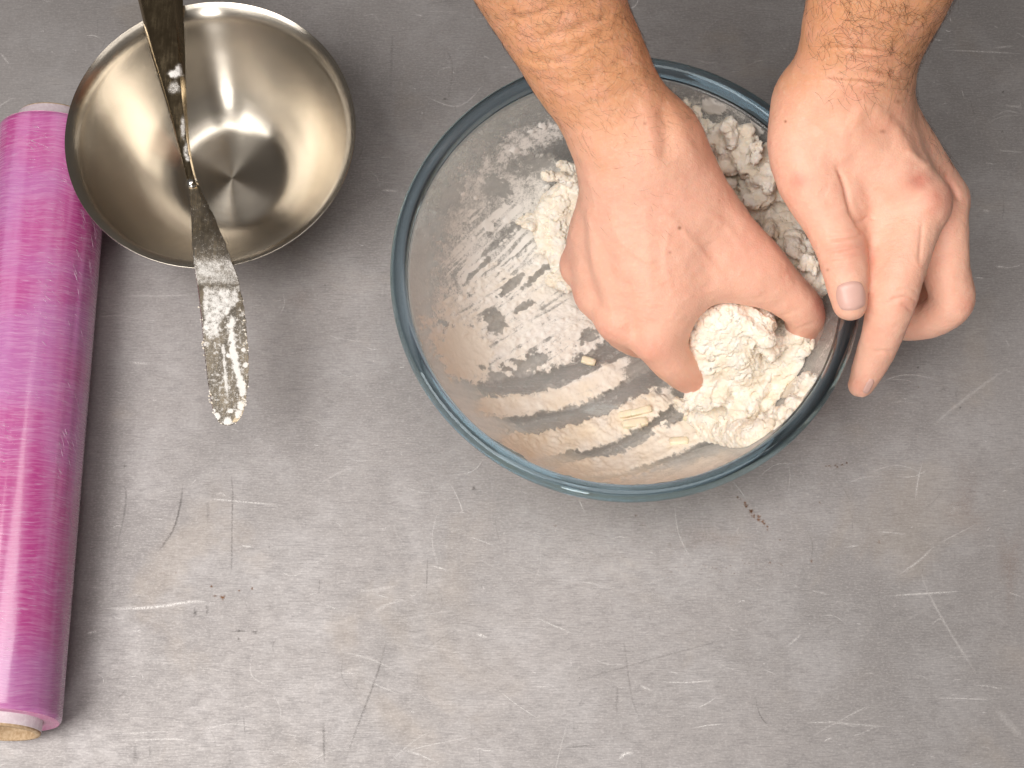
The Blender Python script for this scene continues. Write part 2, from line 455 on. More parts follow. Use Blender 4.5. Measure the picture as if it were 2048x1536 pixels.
def skew(V):
    """the near end of the roll has slipped: its top sits a little further back"""
    V = np.array(V, float); w = np.clip(1-(V[..., 1]-ROLL_Y0)/0.07, 0, 1.0)**1.5
    V[..., 1] += 0.17*(V[..., 2]-ROLL_R)*w
    return V

def mat_film():
    m = NT('magenta cling film')
    warp = m.noise(m.coord((26, 9, 26)), 1.0, 2, 0.5)
    wv = m.n('ShaderNodeVectorMath', {0: m.coord(), 1: m.n('ShaderNodeCombineXYZ', {'Y': m.math('MULTIPLY', warp, 0.012)}).outputs[0]}, operation='ADD').outputs[0]
    mp = m.n('ShaderNodeMapping', {'Vector': wv, 'Scale': (70, 950, 70), 'Rotation': (0, 0, 0.12)}).outputs[0]
    wisp = m.noise(mp, 1.0, 4, 0.62, 0.35)
    mp2 = m.n('ShaderNodeMapping', {'Vector': wv, 'Scale': (120, 1700, 120), 'Rotation': (0, 0, -0.5)}).outputs[0]
    wisp2 = m.noise(mp2, 1.0, 3, 0.6, 0.2)
    band = m.noise(m.coord((9, 16, 9)), 1.0, 3, 0.55)
    lng = m.noise(m.coord((95, 4, 95)), 1.0, 2, 0.5)
    c = m.mix(m.ramp(lng, 0.35, 0.68), rgb(184, 70, 140), rgb(204, 120, 174))
    c = m.mix(m.math('MULTIPLY', m.ramp(band, 0.40, 0.66), 0.55), c, rgb(190, 130, 188))  # lilac patches paint the film's sheen into its colour
    c = m.mix(m.math('MULTIPLY', m.ramp(wisp, 0.42, 0.74), 0.36), c, rgb(220, 168, 204))
    c = m.mix(m.math('MULTIPLY', m.ramp(wisp2, 0.57, 0.72), 0.55), c, rgb(214, 178, 208))
    h = m.math('ADD', m.math('MULTIPLY', wisp, 0.6), m.math('MULTIPLY', lng, 0.5))
    b = m.bump(h, 0.14, 0.0008)
    r = m.ramp(wisp, 0.4, 0.7, 0.22, 0.42)
    s = m.pbsdf(Base_Color=c, Roughness=r, Normal=b, Coat_Weight=1.0, Coat_Roughness=0.14, Specular_IOR_Level=0.6)
    s.inputs['Subsurface Weight'].default_value = 0.12
    s.inputs['Subsurface Radius'].default_value = (0.006, 0.002, 0.004)
    return m.done(s)

# the film: a slightly uneven cylinder whose end faces show the wound turns
ny, na = 220, 160
ys = np.linspace(ROLL_Y0, ROLL_Y1, ny)
th = np.linspace(0, 2*math.pi, na, endpoint=False)
TH, YY = np.meshgrid(th, ys, indexing='ij')
nz = fbm(np.stack([np.cos(TH)*2.2+5, np.sin(TH)*2.2+5, YY*22], -1), 3, 4)-0.5
nf = fbm(np.stack([np.cos(TH)*9+5, np.sin(TH)*9+5, YY*10], -1), 2, 9)-0.5
e = np.minimum(YY-ROLL_Y0, ROLL_Y1-YY)
RR = ROLL_R - 0.0012*np.exp(-(e/0.0012)**2) + 0.0007*nz + 0.0005*nf
RR = np.minimum(RR, ROLL_R)
V = np.stack([ROLL_X+RR*np.cos(TH), YY, ROLL_R+RR*np.sin(TH)], -1)
put(link('wound_film', mesh_np('wound_film', skew(V).reshape(-1, 3), grid_faces(na, ny, True)[:, ::-1]), mat_film()), roll)
def mat_film_end():
    m = NT('film edge turns')
    n = m.noise(m.coord(), 700, 3)
    c = m.mix(n, rgb(196, 60, 140), rgb(232, 190, 214))
    return m.done(m.pbsdf(Base_Color=c, Roughness=0.35, Coat_Weight=0.5))
M_END = mat_film_end()
for nm, y, sg in (('film_end', ROLL_Y0, -1), ('film_end', ROLL_Y1, 1)):
    rr = np.linspace(CORE_R-0.0002, ROLL_R-0.0011, 46)
    T2, R2 = np.meshgrid(th, rr, indexing='ij')
    k = (R2-CORE_R)/(ROLL_R-CORE_R)
    yo = y + sg*(0.0006*np.sin(k*62+1.5*np.sin(T2))*(0.4+0.6*np.sin(T2*1.0+1)**2) - 0.0008*(1-k))*np.clip((1-k)*6, 0, 1)
    V = np.stack([ROLL_X+R2*np.cos(T2), yo, ROLL_R+R2*np.sin(T2)], -1)
    put(link(nm, mesh_np(nm, skew(V).reshape(-1, 3), grid_faces(na, len(rr), True)), M_END), roll)
# cardboard tube with a white sleeve
def mat_card(name, c1, c2, rough):
    m = NT(name)
    n = m.noise(m.coord(), 420, 4, 0.65)
    c = m.mix(m.ramp(n, 0.35, 0.68), c1, c2)
    return m.done(m.pbsdf(Base_Color=c, Roughness=rough, Normal=m.bump(n, 0.25, 0.0004)))
T0, T1 = ROLL_Y0-0.0070, ROLL_Y1+0.0105
pr = [(CORE_R, T0+0.0006), (CORE_R-0.0003, T0+0.0001), (CORE_IN+0.0003, T0), (CORE_IN, T0+0.0006), (CORE_IN, T1-0.0006), (CORE_IN+0.0003, T1), (CORE_R-0.0003, T1), (CORE_R, T1-0.0006), (CORE_R, T0+0.0006)]
V, F = lathe(pr, 96, 0, 0)
V = np.stack([ROLL_X+V[:, 0], V[:, 2], ROLL_R+V[:, 1]], -1)
tube = put(link('cardboard_tube', mesh_np('cardboard_tube', skew(V), F), mat_card('kraft card', rgb(176, 146, 112), rgb(206, 180, 148), 0.85)), roll)
pr = [(CORE_R+0.0001, T0+0.0014), (CORE_R+0.0004, T0+0.0016), (CORE_R+0.0004, T1-0.0010), (CORE_R+0.0001, T1-0.0008)]
V, F = lathe(pr, 96, 0, 0)
V = np.stack([ROLL_X+V[:, 0], V[:, 2], ROLL_R+V[:, 1]], -1)
put(link('paper_sleeve', mesh_np('paper_sleeve', skew(V), F), mat_card('white paper sleeve', rgb(214, 196, 204), rgb(228, 214, 220), 0.6)), roll)

# fine creases in the stretched film, their highlights painted as pale strands
rw = random.Random(3)
pts = []
for k in range(900):
    y = rw.uniform(ROLL_Y0+0.012, ROLL_Y1-0.006)
    a = rw.uniform(0.15, 1.9) if rw.random() < 0.7 else rw.uniform(-0.2, 2.6)
    steep = rw.gauss(0.35, 0.35) + (1.3 if a < 0.75 and rw.random() < 0.6 else 0)
    L = rw.choice([0.004, 0.006, 0.009, 0.014])*rw.uniform(0.6, 1.4)
    cv = rw.gauss(0, 0.25)
    t = np.linspace(-0.5, 0.5, 7)
    cs, sn = math.cos(math.atan(steep)), math.sin(math.atan(steep))
    aa = a+(t*cs)*L/ROLL_R
    yy = y+t*sn*L+cv*(t*t-0.25)*L
    yy = np.clip(yy, ROLL_Y0+0.001, ROLL_Y1-0.001)
    q = np.stack([ROLL_X+(ROLL_R-0.00022)*np.cos(aa), yy, ROLL_R+(ROLL_R-0.00022)*np.sin(aa)], -1)
    pts.append((q, rw.uniform(0.00018, 0.00030)*np.array([0.7, .9, 1, 1, 1, .9, .7])))
V, F = tubes(pts, 4)
def mat_crease_glint():
    m = NT('film crease glint')
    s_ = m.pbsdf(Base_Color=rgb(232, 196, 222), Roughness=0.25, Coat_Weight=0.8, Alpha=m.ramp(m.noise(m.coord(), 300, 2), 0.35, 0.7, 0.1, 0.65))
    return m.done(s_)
put(link('crease_glints', mesh_np('crease_glints', skew(V), F), mat_crease_glint(), kind='stuff'), roll)

# ------------------------------------------------------------------ steel mixing bowl
SB = (-0.1780, 0.1350)
SB_R, SB_H = 0.0858, 0.0712
def mat_bowl_steel():
    m = NT('turned stainless steel')
    oc = m.n('ShaderNodeTexCoord').outputs['Object']
    sep = m.n('ShaderNodeSeparateXYZ', {'Vector': oc})
    rad = m.math('SQRT', m.math('ADD', m.math('POWER', sep.outputs[0], 2.0), m.math('POWER', sep.outputs[1], 2.0)))
    rz = m.math('ADD', rad, m.math('MULTIPLY', sep.outputs[2], 0.7))
    ring = m.noise(m.n('ShaderNodeCombineXYZ', {'X': m.math('MULTIPLY', rz, 900.0)}).outputs[0], 1.0, 4, 0.7)
    smear = m.noise(oc, 24, 3, 0.6)
    tan = m.n('ShaderNodeTangent', direction_type='RADIAL', axis='Z')
    c = m.mix(ring, rgb(188, 180, 168), rgb(206, 199, 188))
    r = m.math('ADD', m.math('MULTIPLY', smear, 0.10), m.math('MULTIPLY', ring, 0.08))
    r = m.math('ADD', r, 0.15)
    b = m.bump(ring, 0.10, 0.0002)
    s = m.pbsdf(Base_Color=c, Metallic=1.0, Roughness=r, Anisotropic=0.90, Anisotropic_Rotation=0.25, Tangent=tan.outputs[0], Normal=b)
    return m.done(s)
M_STEELBOWL = mat_bowl_steel()
prof_in = [(0.0, 0.0030), (0.012, 0.0030), (0.024, 0.0031), (0.0335, 0.0040), (0.0405, 0.0072), (0.0470, 0.0120), (0.0545, 0.0192), (0.0615, 0.0288), (0.0680, 0.0400), (0.0735, 0.0515), (0.0775, 0.0600), (0.0790, 0.0645),
           (0.0806, 0.0672), (0.0828, 0.0694), (0.0846, 0.0706), (0.0856, 0.0712)]
pin = catmull(prof_in, 6)
pout = [(0.08585, 0.0706), (0.0852, 0.0699), (0.0838, 0.0692), (0.0816, 0.0672), (0.0800, 0.0645), (0.0785, 0.0598), (0.0745, 0.0511), (0.0690, 0.0396), (0.0625, 0.0283), (0.0555, 0.0186), (0.0480, 0.0113), (0.0410, 0.0062), (0.0335, 0.0022), (0.028, 0.0004), (0.012, 0.0006), (0.0, 0.0006)]
pin[:, 0] = np.maximum(pin[:, 0], 0)
V, F = lathe(np.vstack([pin, catmull(pout, 3)]), 160, 0, 0)
me = mesh_np('steel_mixing_bowl', V, F)
sbowl = link('steel_mixing_bowl', me, M_STEELBOWL, label='empty shiny stainless steel mixing bowl with the knife across it', category='bowl')
sbowl.location = (SB[0], SB[1], 0.0)

# ------------------------------------------------------------------ table knife lying across the steel bowl
def mat_knife():
    m = NT('polished knife steel')
    n = m.noise(m.coord((1, 1, 1)), 90, 4, 0.65)
    f = m.noise(m.coord((900, 60, 900)), 1.0, 3, 0.6)
    c = m.mix(n, rgb(142, 126, 100), rgb(162, 146, 120))
    r = m.ramp(m.math('ADD', m.math('MULTIPLY', n, 0.6), m.math('MULTIPLY', f, 0.4)), 0.35, 0.65, 0.16, 0.30)
    return m.done(m.pbsdf(Base_Color=c, Metallic=1.0, Roughness=r, Normal=m.bump(f, 0.04, 0.0002)))
M_KNIFE = mat_knife()
KZ = 0.0722
knife = empty('table_knife', tuple(P(383, 366, KZ)), label='floury steel table knife laid across the steel mixing bowl', category='knife')
# handle: stations of (left px, right px, py); a faceted section, thick at the butt and slim at the neck
HST = [(255, 366, -95), (258, 366, -80), (264, 366, -50), (276, 366, 0), (288, 368, 50), (300, 370, 100), (315, 371, 150), (330, 373, 200), (342, 375.5, 240), (354, 379, 285), (362, 383, 315), (369, 389, 343), (373.5, 394, 360), (376, 398, 370)]
HST = catmull(HST, 5)
V = []
# section: u across 0..1, height above KZ in m (scaled); the right side is a steep dark facet
for l, r, y in HST:
    w = np.clip((r-l)/95.0, 0.2, 1.15)
    th_ = 0.0035+0.0058*w if y > -70 else (0.0035+0.0058*w)*max(0.3, (y+97)/27)
    sec = [(0.0, 0.30), (0.03, 0.52), (0.10, 0.80), (0.22, 0.93), (0.50, 1.0), (0.70, 0.97), (0.80, 0.90), (0.87, 0.66), (0.965, 0.42), (1.0, 0.34), (0.985, 0.18), (0.80, 0.0), (0.5, 0.0), (0.12, 0.02), (0.02, 0.16)]
    for u, hh in sec:
        z = KZ + hh*th_
        V.append(P(l+(r-l)*u, y, z))
ns = 15
V = np.array(V); n = len(HST)
a, b = np.meshgrid(np.arange(n-1), np.arange(ns), indexing='ij')
b2 = (b+1) % ns
F = [tuple(x) for x in np.stack([a*ns+b, a*ns+b2, (a+1)*ns+b2, (a+1)*ns+b], -1).reshape(-1, 4)]
F += [tuple(range(ns)), tuple(reversed(range((n-1)*ns, n*ns)))]
hm = mesh_np('handle', V, F)
handle = put(link('handle', hm, M_KNIFE), knife)
mod = handle.modifiers.new('edge', 'EDGE_SPLIT'); mod.split_angle = math.radians(35)
# blade
BST = [(377, 397, 369), (378, 400, 376), (379, 405, 388), (380.5, 414, 405), (382, 424, 425), (383, 438, 455), (384.5, 450, 485), (387, 463, 520), (391, 473, 550), (396, 481, 580), (400, 488, 615), (403.5, 492.5, 650), (407, 495.5, 690), (411, 497, 725), (415, 496.5, 760), (420, 494, 790), (425, 488, 818), (430, 482, 833), (437, 474, 843), (446, 466, 849), (454, 459, 851)]
BST = catmull(BST, 6)
rk = random.Random(5)
V = []
SECB = [(0.0, 0.6), (0.02, 1.0), (0.25, 1.0), (0.5, 1.0), (0.76, 1.0), (0.80, 0.92), (1.0, 0.42), (1.0, 0.30), (0.8, 0.02), (0.5, 0.0), (0.02, 0.0)]
for i, (l, r, y) in enumerate(BST):
    ser = 1.1*math.sin(y*1.35) if 395 < y < 800 else 0.0
    t = 0.0019*(1-0.45*sstep(400, 840, np.array(float(y))))
    for u, hh in SECB:
        rr = r + (ser if u > 0.95 else 0)
        V.append(P(l+(rr-l)*u, y, KZ+0.0002+hh*t))
ns = len(SECB); V = np.array(V); n = len(BST)
a, b = np.meshgrid(np.arange(n-1), np.arange(ns), indexing='ij')
b2 = (b+1) % ns
F = [tuple(x) for x in np.stack([a*ns+b, a*ns+b2, (a+1)*ns+b2, (a+1)*ns+b], -1).reshape(-1, 4)]
F += [tuple(range(ns)), tuple(reversed(range((n-1)*ns, n*ns)))]
blade = put(link('blade', mesh_np('blade', V, F), M_KNIFE), knife)
mod = blade.modifiers.new('edge', 'EDGE_SPLIT'); mod.split_angle = math.radians(25)
# bright rounded shoulder between handle and blade
bm = bmesh.new()
bmesh.ops.create_uvsphere(bm, u_segments=24, v_segments=14, radius=1.0)
c = P(384, 367, KZ+0.0016)
for v in bm.verts:
    v.co = Vector((c[0]+v.co.x*0.0034, c[1]+v.co.y*0.0036, c[2]+v.co.z*0.0034))
me = bpy.data.meshes.new('bolster'); bm.to_mesh(me); bm.free()
me.polygons.foreach_set('use_smooth', [True]*len(me.polygons))
def mat_bolster():
    m = NT('bright bolster steel')
    n = m.noise(m.coord(), 300, 3)
    return m.done(m.pbsdf(Base_Color=m.mix(n, rgb(216, 212, 206), rgb(232, 229, 224)), Metallic=1.0, Roughness=0.22))
put(link('bolster', me, mat_bolster()), knife)
# ------------------------------------------------------------------ soft-body modelling: distance fields to quad meshes
class Field:
    def __init__(self, lo, hi, h):
        self.h = h
        self.lo = np.asarray(lo, float)
        self.n = np.ceil((np.asarray(hi, float)-self.lo)/h).astype(int)+1
        self.ax = [self.lo[i]+h*np.arange(self.n[i]) for i in range(3)]
    def new(self):
        return np.full(self.n, 0.03, dtype=np.float32)
    def box(self, lo, hi):
        a = np.clip(np.floor((np.asarray(lo)-self.lo)/self.h).astype(int), 0, self.n)
        b = np.clip(np.ceil((np.asarray(hi)-self.lo)/self.h).astype(int)+1, 0, self.n)
        return tuple(slice(a[i], b[i]) for i in range(3))
    def group(self, f, chains, k_in, k, sub=False):
        """blend a group of tapering limbs, each through points (x, y, z, r), into field f: k_in inside the group, k where it joins f"""
        cs = [catmull(np.asarray(c, float), 4) if len(c) > 2 else np.asarray(c, float) for c in chains]
        al = np.vstack(cs)
        m = al[:, 3].max()+max(k, k_in)+6*self.h
        o = self.box(al[:, :3].min(0)-m, al[:, :3].max(0)+m)
        loc = None
        for pts in cs:
            one = np.full(f[o].shape, 0.03, dtype=np.float32)
            for i in range(max(1, len(pts)-1)):
                j = min(i+1, len(pts)-1)
                a, b, ra, rb = pts[i, :3], pts[j, :3], pts[i, 3], pts[j, 3]
                mm = max(ra, rb)+max(k, k_in)+4*self.h
                sl = self.box(np.minimum(a, b)-mm, np.maximum(a, b)+mm)
                X, Y, Z = [self.ax[q][sl[q]].astype(np.float32).reshape([-1 if w == q else 1 for w in range(3)]) for q in range(3)]
                ba = (b-a).astype(np.float32); l2 = np.float32(ba @ ba + 1e-12)
                a = a.astype(np.float32)
                px, py, pz = X-a[0], Y-a[1], Z-a[2]
                t = np.clip((px*ba[0]+py*ba[1]+pz*ba[2])/l2, 0, 1)
                d = np.sqrt((px-t*ba[0])**2+(py-t*ba[1])**2+(pz-t*ba[2])**2)-(np.float32(ra)+t*np.float32(rb-ra))
                r = tuple(slice(sl[q].start-o[q].start, sl[q].stop-o[q].start) for q in range(3))
                one[r] = np.minimum(one[r], d)
            loc = one if loc is None else Field.union(loc, one, k_in)
        if sub:
            f[o] = -Field.union(-f[o], loc, k)
        else:
            f[o] = Field.union(f[o], loc, k)
    @staticmethod
    def union(a, b, k):
        h = np.maximum(k-np.abs(a-b), 0)/k
        return np.minimum(a, b)-h*h*k*0.25

def surface_nets(f, lo, h):
    s = f < 0
    c = np.zeros(tuple(np.array(f.shape)-1), dtype=np.int8)
    for dx in (0, 1):
        for dy in (0, 1):
            for dz in (0, 1):
                c += s[dx:f.shape[0]-1+dx, dy:f.shape[1]-1+dy, dz:f.shape[2]-1+dz]
    act = np.argwhere((c > 0) & (c < 8))
    idx = np.full(c.shape, -1, dtype=np.int64)
    idx[act[:, 0], act[:, 1], act[:, 2]] = np.arange(len(act))
    cor = [(dx, dy, dz) for dx in (0, 1) for dy in (0, 1) for dz in (0, 1)]
    val = {q: f[act[:, 0]+q[0], act[:, 1]+q[1], act[:, 2]+q[2]].astype(np.float64) for q in cor}
    S = np.zeros((len(act), 3)); cnt = np.zeros(len(act))
    for q in cor:
        for ax in range(3):
            if q[ax] == 0:
                w = list(q); w[ax] = 1; w = tuple(w)
                a, b = val[q], val[w]
                m = (a < 0) != (b < 0)
                t = np.where(m, a/(a-b+1e-20*(a == b)), 0)
                p = np.tile(np.array(q, float), (len(act), 1)); p[:, ax] = t
                S[m] += p[m]; cnt[m] += 1
    V = (act + S/cnt[:, None])*h + np.asarray(lo)
    FF = []
    for ax in range(3):
        u, v = [(1, 2), (2, 0), (0, 1)][ax]
        sa = [slice(None)]*3; sb = [slice(None)]*3
        sa[ax] = slice(0, -1); sb[ax] = slice(1, None)
        A, B = s[tuple(sa)], s[tuple(sb)]
        e = np.argwhere(A != B)
        e = e[(e[:, u] > 0) & (e[:, v] > 0) & (e[:, u] < c.shape[u]) & (e[:, v] < c.shape[v])]
        fl = A[e[:, 0], e[:, 1], e[:, 2]]
        def cell(du, dv):
            q = e.copy(); q[:, u] -= du; q[:, v] -= dv
            return idx[q[:, 0], q[:, 1], q[:, 2]]
        quad = np.stack([cell(1, 1), cell(0, 1), cell(0, 0), cell(1, 0)], -1)
        quad[~fl] = quad[~fl][:, ::-1]
        FF.append(quad)
    F = np.vstack(FF)
    F = F[(F >= 0).all(1)]
    return V, F

def melt(V, F, it=3, lam=0.5):
    return relax(V, F, it, lam, lam*0.0)

def relax(V, F, it=4, lam=0.5, mu=-0.52):
    e = np.vstack([F[:, [0, 1]], F[:, [1, 2]], F[:, [2, 3]], F[:, [3, 0]]])
    n = len(V)
    deg = np.bincount(e[:, 0], minlength=n)+np.bincount(e[:, 1], minlength=n)
    for i in range(it*2):
        A = np.zeros_like(V)
        for c in range(3):
            A[:, c] = np.bincount(e[:, 0], weights=V[e[:, 1], c], minlength=n)+np.bincount(e[:, 1], weights=V[e[:, 0], c], minlength=n)
        A /= np.maximum(deg, 1)[:, None]
        V = V+(lam if i % 2 == 0 else mu)*(A-V)
    return V

def subdivide(V, F):
    """one Catmull-Clark step on a closed quad mesh"""
    n = len(V)
    fp = V[F].mean(1)
    e = np.vstack([F[:, [0, 1]], F[:, [1, 2]], F[:, [2, 3]], F[:, [3, 0]]])
    es = np.sort(e, 1)
    key = es[:, 0].astype(np.int64)*n+es[:, 1]
    uk, inv = np.unique(key, return_inverse=True)
    ue = np.stack([uk//n, uk % n], 1)
    m = len(uk)
    fi = np.tile(np.arange(len(F)), 4)
    cnt = np.bincount(inv, minlength=m)
    fs = np.stack([np.bincount(inv, weights=fp[fi, c], minlength=m) for c in range(3)], 1)
    mid = (V[ue[:, 0]]+V[ue[:, 1]])/2
    ep = np.where((cnt == 2)[:, None], (mid+fs/np.maximum(cnt, 1)[:, None])/2, mid)
    val = np.bincount(ue.ravel(), minlength=n).astype(float)
    fv = np.bincount(F.ravel(), minlength=n).astype(float)
    Fa = np.stack([np.bincount(F.ravel(), weights=np.repeat(fp[:, c], 4), minlength=n) for c in range(3)], 1)/np.maximum(fv, 1)[:, None]
    Ra = np.stack([np.bincount(ue[:, 0], weights=mid[:, c], minlength=n)+np.bincount(ue[:, 1], weights=mid[:, c], minlength=n) for c in range(3)], 1)/np.maximum(val, 1)[:, None]
    k = np.maximum(val, 3)[:, None]
    vp = (Fa+2*Ra+(k-3)*V)/k
    NV = np.vstack([vp, ep, fp])
    q = len(F)
    e01, e12, e23, e30 = (inv[0:q]+n, inv[q:2*q]+n, inv[2*q:3*q]+n, inv[3*q:4*q]+n)
    fc = np.arange(q)+n+m
    NF = np.vstack([np.stack([F[:, 0], e01, fc, e30], 1), np.stack([F[:, 1], e12, fc, e01], 1),
                    np.stack([F[:, 2], e23, fc, e12], 1), np.stack([F[:, 3], e30, fc, e23], 1)])
    return NV, NF
# ------------------------------------------------------------------ the baker's bare arms
from mathutils.bvhtree import BVHTree

def Jl(*rows):
    return [tuple(P(x, y, z))+(r,) for x, y, z, r in rows]

def right_arm_field(h):
    """the arm that reaches in from the top of the picture and kneads: back of the hand up, fingers down in the dough"""
    G = Field((-0.06, -0.02, 0.008), (0.215, 0.42, 0.33), h)
    f = G.new()
    # forearm: two bones side by side
    G.group(f, [Jl((850, -400, .285, .0290), (935, -240, .252, .0275), (1045, -30, .206, .0238), (1112, 90, .184, .0215), (1190, 215, .160, .0195), (1238, 295, .147, .0178)),
                Jl((960, -400, .285, .0290), (1030, -240, .252, .0275), (1140, -30, .206, .0238), (1190, 80, .184, .0216), (1254, 205, .160, .0192), (1304, 290, .147, .0178))], 0.03, 0.02)
    # back of the hand: four metacarpals fanning out
    G.group(f, [Jl((1318, 290, .147, .0180), (1345, 400, .132, .0175), (1338, 535, .110, .0160), (1312, 662, .083, .0132)),
                Jl((1290, 300, .149, .0180), (1287, 400, .134, .0165), (1266, 525, .112, .0146), (1235, 630, .084, .0128)),
                Jl((1255, 305, .147, .0170), (1240, 400, .130, .0160), (1215, 495, .106, .0145), (1192, 583, .078, .0120)),
                Jl((1238, 310, .140, .0155), (1214, 400, .120, .0150), (1184, 468, .096, .0135), (1163, 530, .072, .0112))], 0.014, 0.020)
    # forefinger, then the others: from the knuckle down and curled under
    G.group(f, [Jl((1312, 682, .082, .0122), (1348, 728, .066, .0114), (1388, 752, .046, .0108), (1430, 735, .030, .0098), (1455, 690, .026, .0088))], 0.005, 0.009)
    G.group(f, [Jl((1238, 640, .084, .0125), (1256, 668, .060, .0112), (1305, 685, .036, .0100), (1380, 660, .028, .0090))], 0.005, 0.006)
    G.group(f, [Jl((1191, 590, .078, .0116), (1204, 612, .055, .0104), (1245, 630, .036, .0095), (1320, 610, .028, .0088))], 0.005, 0.006)
    G.group(f, [Jl((1160, 533, .071, .0108), (1170, 552, .050, .0096), (1205, 570, .035, .0090), (1270, 550, .028, .0084))], 0.005, 0.006)
    # thumb with its muscle
    G.group(f, [Jl((1322, 300, .138, .0180), (1390, 395, .124, .0182), (1470, 490, .108, .0165), (1548, 566, .094, .0142), (1604, 617, .080, .0120), (1608, 652, .062, .0110), (1598, 686, .040, .0094))], 0.01, 0.020)
    # web between thumb and forefinger, heel of the hand
    G.group(f, [Jl((1350, 590, .094, .0125), (1420, 552, .098, .0135), (1490, 545, .098, .0125))], 0.01, 0.020)
    G.group(f, [Jl((1300, 420, .115, .022), (1300, 560, .090, .020), (1330, 610, .075, .015))], 0.01, 0.02)
    return G, f

def left_arm_field(h):
    """the arm that holds the bowl: thumb over the rim, forefinger down its outside, the other fingers curled behind"""
    G = Field((0.105, -0.03, 0.008), (0.30, 0.40, 0.29), h)
    f = G.new()
    G.group(f, [Jl((1850, -330, .262, .0300), (1815, -200, .240, .0285), (1770, -40, .208, .0262), (1740, 60, .186, .0240), (1712, 150, .168, .0215), (1690, 215, .156, .0200)),
                Jl((1790, -330, .262, .0300), (1760, -200, .240, .0275), (1722, -40, .208, .0250), (1695, 60, .184, .0228), (1668, 150, .165, .0188), (1648, 215, .154, .0190)),
                Jl((1850, -200, .232, .026), (1824, -40, .202, .0228), (1790, 40, .182, .0200), (1762, 130, .160, .0172))], 0.016, 0.02)
    # metacarpals: forefinger on top, the rest stepping down to the right
    G.group(f, [Jl((1690, 215, .155, .0205), (1740, 280, .147, .0198), (1797, 350, .140, .0175), (1845, 405, .133, .0145)),
                Jl((1732, 200, .148, .0195), (1785, 275, .130, .0190), (1846, 345, .116, .0160), (1890, 398, .108, .0132)),
                Jl((1725, 200, .135, .0200), (1785, 280, .108, .0185), (1845, 350, .092, .0155), (1884, 403, .084, .0125)),
                Jl((1710, 210, .125, .0185), (1775, 290, .092, .0172), (1828, 355, .074, .0142), (1862, 408, .064, .0114)),
                Jl((1660, 250, .135, .022), (1720, 330, .118, .022), (1790, 390, .105, .018))], 0.012, 0.018)
    # thumb: base, first joint, crease, tip
    G.group(f, [Jl((1625, 210, .152, .0195), (1604, 285, .146, .0182), (1622, 365, .141, .0172), (1658, 440, .137, .0142), (1682, 500, .134, .0130), (1694, 560, .131, .0114), (1699, 608, .128, .0092)),
                Jl((1640, 300, .140, .017), (1690, 370, .134, .0140), (1712, 425, .131, .0095), (1720, 465, .128, .0060))], 0.010, 0.006)
    G.group(f, [Jl((1650, 200, .150, .020), (1690, 260, .142, .021), (1720, 310, .134, .018))], 0.01, 0.02)
    # forefinger
    G.group(f, [Jl((1845, 410, .133, .0148), (1822, 470, .131, .0138), (1800, 540, .127, .0134), (1784, 605, .120, .0127), (1766, 665, .106, .0112), (1748, 712, .092, .0102), (1722, 770, .074, .0076)),
                Jl((1765, 380, .130, .0140), (1762, 440, .127, .0125), (1768, 520, .122, .0110), (1775, 590, .117, .0100))], 0.008, 0.006)
    # middle, ring and little finger curled back against the outside of the bowl
    G.group(f, [Jl((1888, 405, .112, .0135), (1890, 480, .108, .0128), (1895, 545, .100, .0128), (1903, 603, .090, .0124), (1862, 638, .076, .0108), (1812, 648, .062, .0098), (1790, 640, .052, .0085))], 0.004, 0.004)
    G.group(f, [Jl((1884, 408, .084, .0125), (1892, 500, .070, .0110), (1890, 570, .056, .0106), (1840, 605, .044, .0092), (1790, 600, .036, .0080))], 0.004, 0.004)
    G.group(f, [Jl((1860, 412, .064, .0112), (1868, 490, .048, .0098), (1862, 540, .036, .0095), (1815, 565, .028, .0084), (1785, 560, .024, .0076))], 0.004, 0.004)
    return G, f

def sculpt(V, F, marks):
    """fine relief on the camera side: marks are (kind, photo polyline, width in px, height in m)"""
    N = vnormals(V, F)
    px, py = Q(V)
    v = CAM-V; v /= np.linalg.norm(v, axis=1, keepdims=True)
    face = sstep(0.05, 0.35, (N*v).sum(1))
    dsp = np.zeros(len(V))
    for poly, w, hgt in marks:
        poly = np.asarray(poly, float)
        lo, hi = poly.min(0)-4*w, poly.max(0)+4*w
        m = (px > lo[0]) & (px < hi[0]) & (py > lo[1]) & (py < hi[1]) & (face > 0)
        if len(poly) == 1:
            d = np.hypot(px[m]-poly[0, 0], py[m]-poly[0, 1]); fade = 1
        else:
            d, par = seg_dist2d(px[m], py[m], catmull(poly, 4) if len(poly) > 2 else poly)
            fade = np.minimum(1, 5*np.minimum(par, 1-par)+0.12)
        dsp[m] += hgt*np.exp(-(d/w)**2)*fade*face[m]
    return V+N*dsp[:, None]

